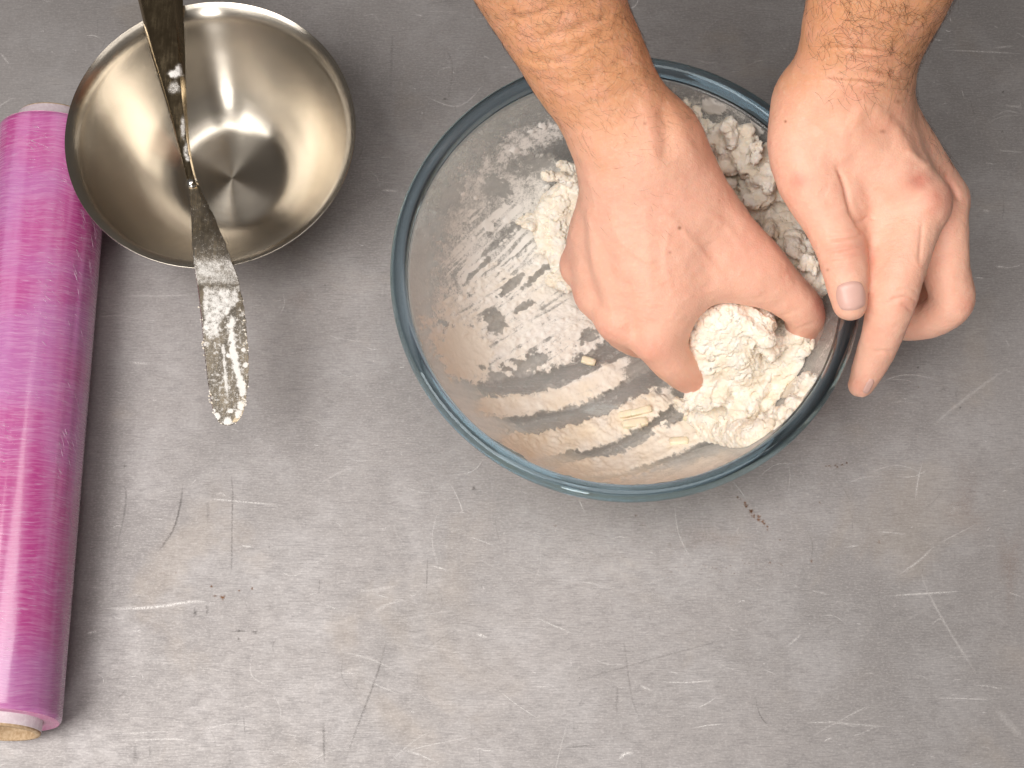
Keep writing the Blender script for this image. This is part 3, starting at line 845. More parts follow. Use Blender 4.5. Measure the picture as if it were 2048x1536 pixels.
MARKS_R = [
    # valleys between the metacarpals, ridges on them, knuckle heads
    ([(1160, 425), (1163, 505), (1183, 574), (1199, 620)], 12, -.0016), ([(1196, 455), (1218, 540), (1236, 610), (1240, 655)], 13, -.0010), ([(1246, 540), (1258, 624), (1270, 692)], 14, -.0014),
    ([(1175, 420), (1190, 540)], 9, .0007), ([(1228, 400), (1250, 600)], 12, .0006), ([(1290, 420), (1300, 560), (1303, 650)], 14, .0006),
    ([(1297, 690)], 26, .0012), ([(1222, 655)], 22, .0010), ([(1178, 605)], 18, .0009), ([(1142, 540)], 16, .0006), ([(1632, 605)], 20, .0008), ([(1490, 480)], 40, .0008),
    ([(1372, 730), (1395, 700), (1412, 672)], 9, -.0006), ([(1540, 640), (1575, 628), (1610, 612)], 5, -.0003), ([(1575, 672), (1600, 655), (1635, 645)], 4, -.0003),
    # wrist: tendon of the thumb and the hollow beside it
    ([(1325, 205), (1332, 260), (1336, 325)], 17, -.0013), ([(1352, 225), (1372, 290), (1400, 350)], 16, .0009), ([(1288, 180), (1300, 260), (1318, 340)], 14, .0007), ([(1180, 360), (1205, 352), (1240, 350)], 18, -.0006),
    ([(1345, 420), (1400, 470), (1440, 540)], 22, -.0009), ([(1440, 390), (1520, 470), (1590, 550)], 16, .0006),
    # veins on the back of the hand
    ([(1262, 350), (1290, 400), (1345, 440), (1405, 505), (1450, 560)], 7, .0005), ([(1345, 440), (1330, 510), (1345, 580)], 7, .0004), ([(1215, 430), (1240, 480), (1290, 520), (1330, 510)], 7, .0004), ([(1400, 420), (1450, 450), (1500, 520)], 7, .0004),
    # skin folds across the forearm
    ([(1030, 108), (1070, 122), (1128, 122), (1157, 102), (1200, 72), (1239, 41)], 8, -.0005), ([(1036, 120), (1072, 134), (1130, 134)], 7, .0004), ([(1062, 78), (1120, 66), (1180, 48), (1239, 22)], 9, -.0006),
    ([(1075, 92), (1120, 84), (1170, 68)], 8, .0004), ([(1000, 40), (1060, 32), (1130, 8)], 9, -.0005), ([(1090, 160), (1140, 168), (1200, 150), (1262, 118)], 10, -.0004), ([(1120, 205), (1180, 208), (1240, 190), (1290, 165)], 10, -.00035),
    ([(1150, 250), (1200, 255), (1260, 240)], 10, -.0003), ([(1140, 20), (1200, 5)], 8, -.0004), ([(1195, 95), (1235, 80), (1270, 70)], 8, -.0003),
]
MARKS_L = [
    ([(1673, 332), (1690, 374), (1700, 415), (1717, 446), (1728, 470)], 5, -.0024), ([(1662, 345), (1682, 395), (1694, 430)], 14, .0008), ([(1700, 345), (1716, 395), (1732, 428)], 14, .0010),
    ([(1639, 506), (1662, 503), (1696, 496), (1732, 490)], 3.5, -.0011), ([(1651, 477), (1690, 474), (1731, 468)], 3.5, -.0008), ([(1645, 490), (1690, 485), (1730, 479)], 4, .0005), ([(1645, 520), (1685, 515), (1732, 506)], 3.5, -.0006), ([(1650, 536), (1690, 530), (1732, 520)], 3.5, -.0004), ([(1655, 462), (1690, 458), (1725, 452)], 3.5, -.0004),
    ([(1777, 600), (1811, 594), (1835, 601)], 3.5, -.0008), ([(1800, 606), (1815, 615), (1826, 625)], 3.5, -.0006), ([(1745, 608), (1775, 606), (1800, 600)], 4, -.0005), ([(1788, 582), (1820, 578), (1838, 585)], 3.5, -.0004), ([(1742, 705), (1765, 702), (1785, 706)], 4, -.0004),
    ([(1719, 446), (1737, 435), (1752, 440)], 4, -.0010), ([(1733, 490), (1745, 498), (1760, 500)], 4, -.0007), ([(1728, 460), (1745, 462), (1765, 458)], 4, -.0005), ([(1845, 440), (1842, 490), (1838, 530)], 4, -.0006),
    # wrist folds
    ([(1640, 97), (1680, 96), (1743, 101), (1793, 111), (1812, 122)], 4, -.0007), ([(1690, 105), (1743, 110), (1790, 121)], 5, .0005), ([(1724, 143), (1766, 150), (1813, 166)], 4, -.0009), ([(1640, 160), (1674, 161), (1724, 166), (1771, 177), (1822, 189)], 4, -.0007), ([(1700, 154), (1750, 160), (1800, 172)], 5, .0006), ([(1720, 128), (1790, 142)], 5, .0004),
    # hollow of the thumb, tendons, knuckles
    ([(1618, 270), (1640, 242), (1685, 226), (1716, 238)], 22, -.0016), ([(1685, 168), (1730, 205), (1782, 240), (1830, 300)], 13, .0008), ([(1720, 225), (1765, 268), (1800, 300)], 22, -.0011), ([(1685, 255), (1688, 300), (1680, 330)], 18, .0008),
    ([(1775, 215), (1820, 270), (1860, 330)], 12, -.0010), ([(1807, 300), (1840, 319), (1863, 341)], 9, .0010), ([(1865, 400)], 24, .0012), ([(1838, 366)], 14, -.0006), ([(1888, 344), (1908, 375), (1918, 404)], 5, -.0016), ([(1606, 372)], 24, .0010), ([(1640, 380), (1655, 388)], 12, -.0004),
    ]

def mat_skin():
    m = NT('skin')
    p = m.coord()
    mott = m.noise(p, 75, 4, 0.6)
    mott2 = m.noise(p, 420, 3, 0.6)
    c = m.mix(m.attr('tan'), rgb(242, 188, 164), rgb(219, 158, 116))
    c = m.mix(m.math('MULTIPLY', m.ramp(mott, 0.42, 0.68), 0.40), c, rgb(236, 172, 148))
    c = m.mix(m.math('MULTIPLY', m.ramp(mott2, 0.5, 0.8), 0.25), c, rgb(240, 212, 188))
    c = m.mix(m.attr('red'), c, rgb(206, 118, 102))
    c = m.mix(m.attr('mole'), c, rgb(140, 78, 52))
    fl = m.ramp(m.math('ADD', m.attr('flour'), m.math('MULTIPLY', m.math('SUBTRACT', m.noise(p, 1100, 4, 0.7), 0.5), 2.2)), 0.45, 0.75)
    c = m.mix(m.math('MULTIPLY', fl, m.ramp(m.attr('flour'), 0.02, 0.2)), c, rgb(240, 228, 214))
    lines = m.noise(m.coord((260, 820, 260), (0, 0, 0.55)), 1.0, 3, 0.6)
    cell = m.n('ShaderNodeTexVoronoi', {'Vector': p, 'Scale': 620.0}, feature='DISTANCE_TO_EDGE').outputs['Distance']
    h = m.math('ADD', m.math('MULTIPLY', lines, 0.55), m.math('MULTIPLY', m.ramp(cell, 0.0, 0.35), 0.10))
    b = m.bump(h, 0.55, 0.0008)
    r = m.ramp(mott2, 0.3, 0.7, 0.42, 0.56)
    s = m.pbsdf(Base_Color=c, Roughness=r, Normal=b, Specular_IOR_Level=0.42)
    s.inputs['Subsurface Weight'].default_value = 0.35
    s.inputs['Subsurface Radius'].default_value = (1.0, 0.38, 0.22)
    s.inputs['Subsurface Scale'].default_value = 0.0035
    return m.done(s)
M_SKIN = mat_skin()

def mat_plain(name, col, rough, **kw):
    m = NT(name)
    n = m.noise(m.coord(), 300, 3)
    c = m.mix(n, col, tuple(min(1, x*1.12) for x in col[:3])+(1,))
    return m.done(m.pbsdf(Base_Color=c, Roughness=rough, **kw))
M_NAIL = mat_plain('fingernail', rgb(214, 172, 160), 0.38, Coat_Weight=0.1)
M_HAIR = mat_plain('arm hair', rgb(70, 44, 28), 0.5)

person = empty('person', tuple(P(1400, -100, 0.20)), label='person with bare hairy forearms, one fist kneading dough, the other hand gripping the glass bowl', category='person')

def blobs(px, py, items):
    r = np.zeros(len(px))
    for x, y, rx, ry, a in items:
        r = np.maximum(r, a*np.exp(-((px-x)/rx)**2-((py-y)/ry)**2))
    return r

def build_arm(name, field, marks, reds, moles, floury, tan_axis, label):
    h = 0.0014
    G, f = field(h)
    V, F = surface_nets(f, G.lo, h)
    V = melt(V, F, 7, 0.6)
    V, F = subdivide(V, F)
    V = sculpt(V, F, marks)
    N = vnormals(V, F)
    lump = (fbm(V*55, 3, 3)-0.5)*0.0014 + (fbm(V*230, 3, 8)-0.5)*0.00055
    V = V+N*lump[:, None]
    px, py = Q(V)
    (x0, y0), (x1, y1) = tan_axis
    t = ((px-x0)*(x1-x0)+(py-y0)*(y1-y0))/((x1-x0)**2+(y1-y0)**2)
    tan = 1-sstep(0.0, 1.0, t+0.35*(fbm(V*60, 3, 5)-0.5))
    red = np.clip(0.82*blobs(px, py, reds)*(0.5+fbm(V*160, 3, 6)), 0, 0.6)
    mole = blobs(px, py, moles)
    o = put(link(name, mesh_np(name, V, F, attrs={'tan': tan, 'red': red, 'mole': mole, 'flour': blobs(px, py, floury)}), M_SKIN, label=label), person)
    return o, V, F

def bvh_of(V, F):
    return BVHTree.FromPolygons([tuple(v) for v in V], [tuple(f) for f in F])

def cast(bvh, px, py):
    d = P(px, py, 0.0)-CAM
    loc, nor, i, dist = bvh.ray_cast(Vector(CAM), Vector(d).normalized())
    return loc, nor

arm_r, VR, FR = build_arm('arm', right_arm_field, MARKS_R,
    [(1645, 615, 18, 30, .9), (1620, 690, 22, 25, .5), (1300, 700, 40, 30, .35), (1215, 670, 30, 25, .35), (1150, 600, 20, 30, .3), (1500, 500, 60, 50, .25), (1400, 775, 40, 20, .3), (1130, 520, 16, 40, .3), (1330, 430, 60, 50, .12), (1560, 670, 30, 20, .35)],
    [(1359, 456, 3.5, 3.5, .9), (1340, 505, 2.5, 2.5, .5), (1290, 247, 3, 3, .5), (1028, 20, 4, 4, .6)],
    [(1606, 698, 28, 16, .85), (1572, 676, 22, 10, .6), (1412, 690, 9, 40, .45), (1643, 598, 10, 26, .42), (1412, 772, 12, 12, .5), (1440, 625, 30, 9, .35), (1530, 632, 14, 10, .4), (1585, 545, 8, 18, .3)], ((1170, 140), (1270, 440)), 'bare arm with its fist in the dough')
arm_l, VL, FL = build_arm('arm', left_arm_field, MARKS_L,
    [(1838, 362, 26, 18, .9), (1868, 400, 22, 28, .6), (1598, 362, 22, 16, .55), (1700, 500, 40, 26, .3), (1690, 535, 30, 14, .25), (1810, 610, 30, 16, .35), (1760, 250, 60, 40, .18), (1900, 390, 16, 40, .5), (1720, 770, 20, 20, .4), (1935, 610, 16, 20, .35), (1715, 190, 40, 20, .25)],
    [(1571, 243, 2.5, 2.5, .9), (1765, 263, 7, 4, .5), (1796, 203, 5, 4, .5), (1655, 540, 3, 3, .5)], [(1660, 600, 8, 30, .30), (1705, 640, 26, 6, .32)], ((1730, 60), (1690, 330)), 'bare arm whose hand grips the glass bowl')
_x, _y = Q(VL)
_tip = (_x > 1640) & (_x < 1790) & (_y > 540) & (_y < 820)
bvh_l = bvh_of(VL, FL[_tip[FL].all(1)])

def nail(cx, cy, ang, a, b, bvh, arm, lift=0.0006):
    """a curved plate bedded on the fingertip; a, b half sizes in px"""
    n, k = 17, 15
    top, ok = [], True
    ca, sa = math.cos(ang), math.sin(ang)
    for i in range(n):
        for j in range(k):
            u, v = 2*i/(n-1)-1, 2*j/(k-1)-1
            # square to superellipse
            q = math.sqrt(max(1e-9, 1-0.5*v*v*0.75)), math.sqrt(max(1e-9, 1-0.5*u*u*0.75))
            x, y = u*a*q[0], v*b*q[1]
            loc, nor = cast(bvh, cx+ca*x-sa*y, cy+sa*x+ca*y)
            if loc is None:
                loc = Vector(top[-1][0]) if top else Vector(P(cx, cy, .12)); nor = Vector((0, 0, 1))
            e = max(abs(u), abs(v))
            top.append((np.array(loc), np.array(nor), e))
    c0 = np.mean([t[0] for t in top], 0)
    N0 = np.mean([t[1] for t in top], 0); N0 /= np.linalg.norm(N0)
    V = np.array([t[0]+t[1]*(lift*(1-t[2]**6)-0.0003*t[2]**6)+N0*0.0002 for t in top])
    o = link('fingernail', mesh_np('fingernail', V, grid_faces(n, k)), M_NAIL)
    o.parent = arm; o.matrix_parent_inverse = arm.matrix_parent_inverse.copy()
    o.matrix_parent_inverse = Matrix.Identity(4)
    return o
nail(1702, 592, -0.16, 31, 30, bvh_l, arm_l, 0.0009)
nail(1737, 772, 0.50, 7, 17, bvh_l, arm_l, 0.0006)

def grow_hair(V, F, arm, n, where, flow, length, curl, rad, seed, name='hair'):
    rg = np.random.default_rng(seed)
    cen = V[F].mean(1)
    N = np.cross(V[F[:, 2]]-V[F[:, 0]], V[F[:, 3]]-V[F[:, 1]])
    ar = np.linalg.norm(N, axis=1); N = N/(ar[:, None]+1e-15)
    px, py = Q(cen)
    vis = (N*(CAM-cen)).sum(1) > -0.2
    w = where(px, py, N)*vis*ar
    pick = rg.choice(len(F), n, p=w/w.sum())
    paths = []
    clump = vnoise(cen[pick]*130, 7)
    for q, cl in zip(pick, clump):
        nn = N[q]
        fl = np.asarray(flow, float) + rg.normal(0, 0.45, 3)*(1+curl) + np.array([0.9*(cl-0.5), 0.9*(0.5-cl), 0])
        t = fl-nn*(fl @ nn); t /= np.linalg.norm(t)+1e-9
        sd = np.cross(nn, t)
        L = length*rg.uniform(0.4, 1.2); bend = rg.normal(0, curl)
        s = np.linspace(0, 1, 6)[:, None]
        pts = cen[q] - nn*0.0002 + L*(t*s*(1-0.25*abs(bend)*s) + sd*bend*s*s*0.6 + nn*(0.34*s-0.26*s*s))
        paths.append((pts, rad*np.array([1, 1, 0.9, 0.75, 0.5, 0.15])))
    Vh, Fh = tubes(paths, 3)
    o = link(name, mesh_np(name, Vh, Fh), M_HAIR, kind='stuff')
    o.parent = arm
    return o
def where_r(px, py, N):
    e = np.clip((330-py)/260, 0, 1)
    return e*(0.25+0.75*sstep(-120, 60, 60-abs((px-1150)*0.4)))*(py > -60) + 0.06*((py < 470) & (py > 300) & (px < 1330))
def where_l(px, py, N):
    d = np.clip((215-py)/90, 0, 1)
    return d*sstep(1590, 1690, px)*(py > -60) + 0.4*sstep(1815, 1850, px+(py-200)*-0.4)*(py < 330)*(py > 180)
grow_hair(VR, FR, arm_r, 1900, where_r, (0.80, -0.45, -0.1), 0.0085, 0.30, 0.000032, 3)
grow_hair(VL, FL, arm_l, 900, where_l, (0.35, -0.85, -0.1), 0.0125, 0.80, 0.000050, 4)
# ------------------------------------------------------------------ shaggy dough in the glass bowl
def mat_dough():
    m = NT('floury dough')
    p = m.coord()
    n1 = m.noise(p, 130, 4, 0.6)
    n2 = m.noise(p, 900, 4, 0.65)
    c = m.mix(m.ramp(n1, 0.36, 0.66), rgb(246, 233, 214), rgb(250, 244, 234))
    c = m.mix(m.math('MULTIPLY', m.ramp(n2, 0.55, 0.75), 0.4), c, rgb(228, 208, 178))
    h = m.math('ADD', m.math('MULTIPLY', n2, 0.6), m.math('MULTIPLY', m.noise(p, 2200, 3, 0.6), 0.4))
    s = m.pbsdf(Base_Color=c, Roughness=0.85, Normal=m.bump(h, 0.55, 0.0009), Specular_IOR_Level=0.2)
    s.inputs['Subsurface Weight'].default_value = 0.15
    s.inputs['Subsurface Radius'].default_value = (1.0, 0.7, 0.45)
    s.inputs['Subsurface Scale'].default_value = 0.002
    return m.done(s)
M_DOUGH = mat_dough()
rd = np.random.default_rng(21)
GD = Field((-0.02, -0.09, 0.0066), (0.195, 0.155, 0.110), 0.0013)
fd = GD.new()
def lump(px, py, up, r, z=None):
    q = bowl_hit(px, py)
    zz = q[2]+up if z is None else z
    p = P(px, py, zz)
    return (p[0], p[1], p[2], r)
# the bodies of the mass
core = [[lump(1425, 275, .004, .009), lump(1500, 350, .009, .013), lump(1575, 460, .012, .014), lump(1630, 560, .012, .012)],
        [lump(1150, 375, .008, .011), lump(1105, 445, .009, .0125), lump(1130, 510, .009, .0115)],
        [lump(1200, 420, .014, .016), lump(1300, 500, .018, .018), lump(1420, 560, .020, .020), lump(1540, 620, .020, .018)],
        [lump(1455, 640, 0, .0135, .078), lump(1470, 700, 0, .0150, .060), lump(1490, 770, 0, .0160, .040), lump(1490, 830, 0, .0140, .028)],
        [lump(1420, 650, 0, .0100, .076), lump(1412, 690, 0, .0105, .066), lump(1414, 735, 0, .0110, .054), lump(1418, 775, 0, .0110, .040)],
        [lump(1540, 740, 0, .014, .046), lump(1570, 790, 0, .012, .034), lump(1560, 840, 0, .010, .030)],
        [lump(1440, 866, .003, .008), lump(1530, 868, .003, .008), lump(1590, 830, .004, .008), lump(1620, 770, .004, .007)],
        [lump(1420, 800, 0, .011, .026), lump(1440, 850, 0, .011, .024), lump(1500, 865, 0, .010, .026)],
        [lump(1320, 620, .012, .014), lump(1400, 690, .014, .016), lump(1500, 700, .016, .018), lump(1590, 690, .012, .014)]]
GD.group(fd, core, 0.006, 0.006)
def scatter(n, poly, up, r, zfun=None):
    """overlapping torn flakes over a photograph region"""
    poly = np.asarray(poly, float)
    lo, hi = poly.min(0), poly.max(0)
    k = 0
    while k < n:
        x, y = rd.uniform(lo[0], hi[0]), rd.uniform(lo[1], hi[1])
        ins = False
        for i in range(len(poly)):
            (ax, ay), (bx, by) = poly[i], poly[i-1]
            if (ay > y) != (by > y) and x < (bx-ax)*(y-ay)/(by-ay)+ax:
                ins = not ins
        if not ins:
            continue
        k += 1
        rr = rd.uniform(*r)
        q = lump(x, y, rd.uniform(*up), rr, None if zfun is None else zfun(x, y)+rd.uniform(-.003, .004))
        a = rd.uniform(0, math.pi*2); L = rd.uniform(0.8, 3.0)*rr
        # a torn flake: three ridges side by side
        t = np.array([math.cos(a), math.sin(a), rd.normal(0, 0.35)]); u = np.array([-math.sin(a), math.cos(a), rd.normal(0, 0.45)])
        o = np.array(q[:3]); fl = []
        for s in (-1, 0, 1):
            b0 = o+u*s*rr*0.85+t*rd.uniform(-.5, .3)*L; b1 = b0+t*L*rd.uniform(0.5, 1.1)
            fl.append([(*b0, rr*rd.uniform(.5, .75)), (*b1, rr*rd.uniform(.35, .7))])
        GD.group(fd, fl, 0.0012, 0.0014)
scatter(85, [(1360, 228), (1420, 240), (1535, 300), (1560, 420), (1660, 590), (1600, 560), (1500, 420), (1400, 300)], (.012, .034), (.0032, .0064))
scatter(24, [(1160, 330), (1120, 350), (1065, 425), (1058, 468), (1090, 500), (1115, 550), (1150, 540), (1170, 420)], (.006, .016), (.0035, .0070))
zf = lambda x, y: 0.086-0.00026*max(0, y-625)-0.00002*abs(x-1480)
scatter(30, [(1424, 650), (1440, 625), (1470, 612), (1510, 616), (1560, 690), (1615, 720), (1600, 800), (1590, 850), (1530, 872), (1440, 868), (1400, 830), (1415, 760), (1420, 690)], (0, 0), (.0045, .0095), zf)
scatter(26, [(1375, 790), (1420, 770), (1420, 850), (1385, 830)], (.004, .012), (.0024, .005))
scatter(26, [(1400, 850), (1480, 850), (1600, 800), (1625, 720), (1600, 840), (1540, 872), (1420, 876)], (.002, .008), (.0026, .0050))
V, F = surface_nets(fd, GD.lo, 0.0013)
V = melt(V, F, 1, 0.5)
V, F = subdivide(V, F)
N = vnormals(V, F)
def plates(p, seed):
    """cell noise: a random level for each torn flake and the distance to its edge"""
    p = np.asarray(p); c = np.floor(p).astype(np.int64)
    b1 = np.full(len(p), 9.0); b2 = np.full(len(p), 9.0); lev = np.zeros(len(p))
    for dx in (-1, 0, 1):
        for dy in (-1, 0, 1):
            for dz in (-1, 0, 1):
                q = c+np.array([dx, dy, dz])
                o = np.stack([_hash(q[:, 0], q[:, 1], q[:, 2], seed+k) for k in range(3)], 1)
                dd = np.linalg.norm(q+o-p, axis=1)
                m = dd < b1
                b2 = np.where(m, b1, np.minimum(b2, dd))
                lev = np.where(m, _hash(q[:, 0], q[:, 1], q[:, 2], seed+7), lev)
                b1 = np.where(m, dd, b1)
    return lev, b2-b1
warp = np.stack([fbm(V*180, 3, 50+k) for k in range(3)], 1)-0.5
l1, e1 = plates(V*np.array([95, 95, 130])+warp*1.5, 3)
l2, e2 = plates(V*230+warp*2.6, 9)
d = (l1-0.5)*0.0021*sstep(0.0, 0.10, e1) - 0.0012*np.exp(-(e1/0.05)**2)*(fbm(V*70, 2, 33) > 0.42)
d += (l2-0.5)*0.0009*sstep(0.0, 0.14, e2) - 0.0003*np.exp(-(e2/0.08)**2)
d += (fbm(V*130, 2, 30)-0.5)*0.0020 + (fbm(V*650, 3, 32)-0.5)*0.0009
V = V+N*d[:, None]
# stay inside the glass
rr = np.hypot(V[:, 0]-GB[0], V[:, 1]-GB[1]); lim = rin(V[:, 2])-0.0008
k = np.minimum(1, lim/np.maximum(rr, 1e-6))
V[:, 0] = GB[0]+(V[:, 0]-GB[0])*k; V[:, 1] = GB[1]+(V[:, 1]-GB[1])*k
V[:, 2] = np.maximum(V[:, 2], 0.0070)
dough = link('dough', mesh_np('dough', V, F), M_DOUGH, label='rough shaggy mass of floury pastry dough in the glass bowl, under the kneading hand', category='dough')

# grated butter left on the glass: short cream rods
def mat_butter():
    m = NT('grated butter')
    n = m.noise(m.coord(), 500, 3)
    s = m.pbsdf(Base_Color=m.mix(n, rgb(240, 226, 192), rgb(248, 240, 220)), Roughness=0.5, Normal=m.bump(n, 0.3, 0.0005))
    s.inputs['Subsurface Weight'].default_value = 0.2
    s.inputs['Subsurface Scale'].default_value = 0.002
    return m.done(s)
M_BUTTER = mat_butter()
def shred(px, py, ang, L, w, up, label, z=None):
    q = bowl_hit(px, py)
    c = P(px, py, q[2]+up if z is None else z)
    bm = bmesh.new()
    bmesh.ops.create_cube(bm, size=1)
    bmesh.ops.subdivide_edges(bm, edges=bm.edges[:], cuts=3, use_grid_fill=True)
    for v in bm.verts:
        v.co = Vector((v.co.x*L*(1+0.06*math.sin(9*v.co.y)), v.co.y*w*(1+0.12*math.sin(5*v.co.x+px)), v.co.z*w*0.8+0.0004*math.sin(4*v.co.x+py)))
    bmesh.ops.smooth_vert(bm, verts=bm.verts[:], factor=0.5, use_axis_x=True, use_axis_y=True, use_axis_z=True)
    me = bpy.data.meshes.new('butter_shred'); bm.to_mesh(me); bm.free()
    me.polygons.foreach_set('use_smooth', [True]*len(me.polygons))
    # lie on the curved glass
    dx, dy = P(px+8, py, 0)-P(px, py, 0), 0
    o = link('butter_shred', me, M_BUTTER, label=label, category='butter', group='grated butter shreds in the glass bowl')
    r0 = math.hypot(c[0]-GB[0], c[1]-GB[1])
    sl = np.interp(r0, G_INC[:, 0], np.gradient(G_INC[:, 1], G_INC[:, 0]+np.arange(len(G_INC))*1e-9))
    rad = Vector((c[0]-GB[0], c[1]-GB[1], 0)).normalized()
    nz = (Vector((0, 0, 1))-rad*min(sl, 2.0)).normalized()
    x = Vector((math.cos(ang), math.sin(ang), 0)); x = (x-nz*x.dot(nz)).normalized()
    y = nz.cross(x)
    o.matrix_world = Matrix((( x.x, y.x, nz.x, c[0]), (x.y, y.y, nz.y, c[1]), (x.z, y.z, nz.z, c[2]), (0, 0, 0, 1)))
    return o
shred(1177, 722, -0.30, .0088, .0042, .0022, 'single pale butter shred lying alone on the bare glass below the fist')
shred(1252, 828, 0.20, .0085, .0040, .0030, 'upper butter shred of the three in the thick smear below the fist')
shred(1282, 822, 0.25, .0130, .0042, .0034, 'longest butter shred at the top end of the thick smear')
shred(1270, 846, 0.16, .0155, .0050, .0034, 'lower butter shred of the three in the thick smear below the fist')
shred(1384, 836, -0.35, .0105, .0042, .0034, 'butter shred at the foot of the dough beside the bare streak')
shred(1358, 883, -0.10, .0110, .0046, .0032, 'butter shred in the lowest smear near the front of the bowl')
shred(1502, 374, -1.15, .0150, .0034, 0, 'butter shred sticking out of the dough between the two hands', z=.052)

# ------------------------------------------------------------------ flour film and smears on the inside of the glass
def mat_flour(name, soft=0.38):
    m = NT(name)
    p = m.coord()
    n = m.math('ADD', m.math('MULTIPLY', m.noise(p, 1900, 4, 0.75), 0.6), m.math('MULTIPLY', m.noise(p, 420, 5, 0.75), 0.4))
    d = m.attr('d')
    a = m.ramp(m.math('ADD', d, m.math('MULTIPLY', m.math('SUBTRACT', n, 0.5), 3.0)), 0.5-soft, 0.5+soft)
    hz = m.attr('haze')
    hz = m.math('MULTIPLY', hz, m.ramp(n, 0.25, 0.65, 0.75, 1.15))
    a = m.math('MULTIPLY', a, m.ramp(d, 0.0, 0.08))
    a = m.math('MAXIMUM', a, hz, clamp=True)
    c = m.mix(m.attr('beige'), rgb(249, 246, 242), rgb(247, 229, 202))
    c = m.mix(m.math('MULTIPLY', m.ramp(n, 0.5, 0.7), 0.35), c, rgb(250, 247, 240))
    s = m.pbsdf(Base_Color=c, Roughness=0.9, Specular_IOR_Level=0.1, Normal=m.bump(n, 0.5, 0.0006))
    tl = m.n('ShaderNodeBsdfTranslucent', {'Color': c})       # a thin dusting lets light through
    s = m.n('ShaderNodeMixShader', {0: m.ramp(d, 0.3, 0.9, 0.30, 0.06), 1: s.outputs[0], 2: tl.outputs[0]})
    tr = m.n('ShaderNodeBsdfTransparent')
    s = m.n('ShaderNodeMixShader', {0: a, 1: tr.outputs[0], 2: s.outputs[0]})
    return m.done(s)
M_FLOUR = mat_flour('flour film')
na, npf = 860, 250
s_len = np.r_[0, np.cumsum(np.hypot(*np.diff(G_INC, axis=0).T))]
sp = np.linspace(s_len[-1]*0.02, s_len[-1]*0.995, npf)
pr = np.stack([np.interp(sp, s_len, G_INC[:, 0]), np.interp(sp, s_len, G_INC[:, 1])], 1)
tg = np.gradient(pr, axis=0); tg /= np.linalg.norm(tg, axis=1, keepdims=True)
nr = np.stack([-tg[:, 1], tg[:, 0]], 1)       # towards the axis and up
th = np.linspace(0, 2*math.pi, na, endpoint=False)
C_, S_ = np.cos(th)[:, None], np.sin(th)[:, None]
V0 = np.stack([GB[0]+C_*pr[None, :, 0], GB[1]+S_*pr[None, :, 0], np.broadcast_to(pr[None, :, 1], (na, npf))], -1).reshape(-1, 3)
NN = np.stack([C_*nr[None, :, 0], S_*nr[None, :, 0], np.broadcast_to(nr[None, :, 1], (na, npf))], -1).reshape(-1, 3)
X, Y = Q(V0)
def vnoise2(x, y, seed):
    ix, iy = np.floor(x).astype(np.int64), np.floor(y).astype(np.int64)
    fx, fy = x-ix, y-iy
    fx, fy = fx*fx*(3-2*fx), fy*fy*(3-2*fy)
    h = lambda a, b: _hash(ix+a, iy+b, 0, seed)
    return (h(0, 0)*(1-fx)+h(1, 0)*fx)*(1-fy)+(h(0, 1)*(1-fx)+h(1, 1)*fx)*fy
def n2(sx, sy, ang=0.0, seed=0, octv=3, m=slice(None)):
    ca, sa = math.cos(ang), math.sin(ang)
    u, v = (X[m]*ca+Y[m]*sa)/sx+500, (-X[m]*sa+Y[m]*ca)/sy+500
    r, t, a = 0, 0, 1.0
    for o in range(octv):
        r = r+a*vnoise2(u*2.03**o+o*17.3, v*2.03**o+o*7.1, seed+o); t += a; a *= 0.5
    return r/t
def stroke(poly, w, soft=0.5, wob=0.6, seed=0):
    c = catmull(poly, 6)
    r = np.zeros_like(X); q = 3*w+10
    m = (X > c[:, 0].min()-q) & (X < c[:, 0].max()+q) & (Y > c[:, 1].min()-q) & (Y < c[:, 1].max()+q)
    d, t = seg_dist2d(X[m], Y[m], c)
    d = d + (n2(45, 45, 0, seed+40, 2, m)-0.5)*w*wob*2 + (n2(10, 7, 0.6, seed+60, 4, m)-0.5)*w*wob*2.4
    r[m] = (1-sstep(w*(1-soft), w*(1+soft), d))*np.minimum(1, 8*np.minimum(t, 1-t)+0.15)
    return r
def blob(x, y, rx, ry, ang=0.0, wob=0.5, seed=0):
    ca, sa = math.cos(ang), math.sin(ang)
    r = np.zeros_like(X); q = 2.6*max(rx, ry)
    m = (abs(X-x) < q) & (abs(Y-y) < q)
    xx, yy = X[m]-x, Y[m]-y
    d = np.hypot((xx*ca+yy*sa)/rx, (-xx*sa+yy*ca)/ry)+(n2(30, 30, 0, seed+80, 2, m)-0.5)*wob*2+(n2(9, 7, 0.6, seed+90, 4, m)-0.5)*wob*2.2
    r[m] = 1-sstep(0.7, 1.3, d)
    return r
rho = np.hypot(X-1010, Y-300); phi = np.arctan2(Y-300, X-1010)
arcn = fbm(np.stack([rho/5.0, phi*rho/70.0, np.zeros_like(X)], -1), 3, 12)
diag = n2(60, 5, -0.78, 5)
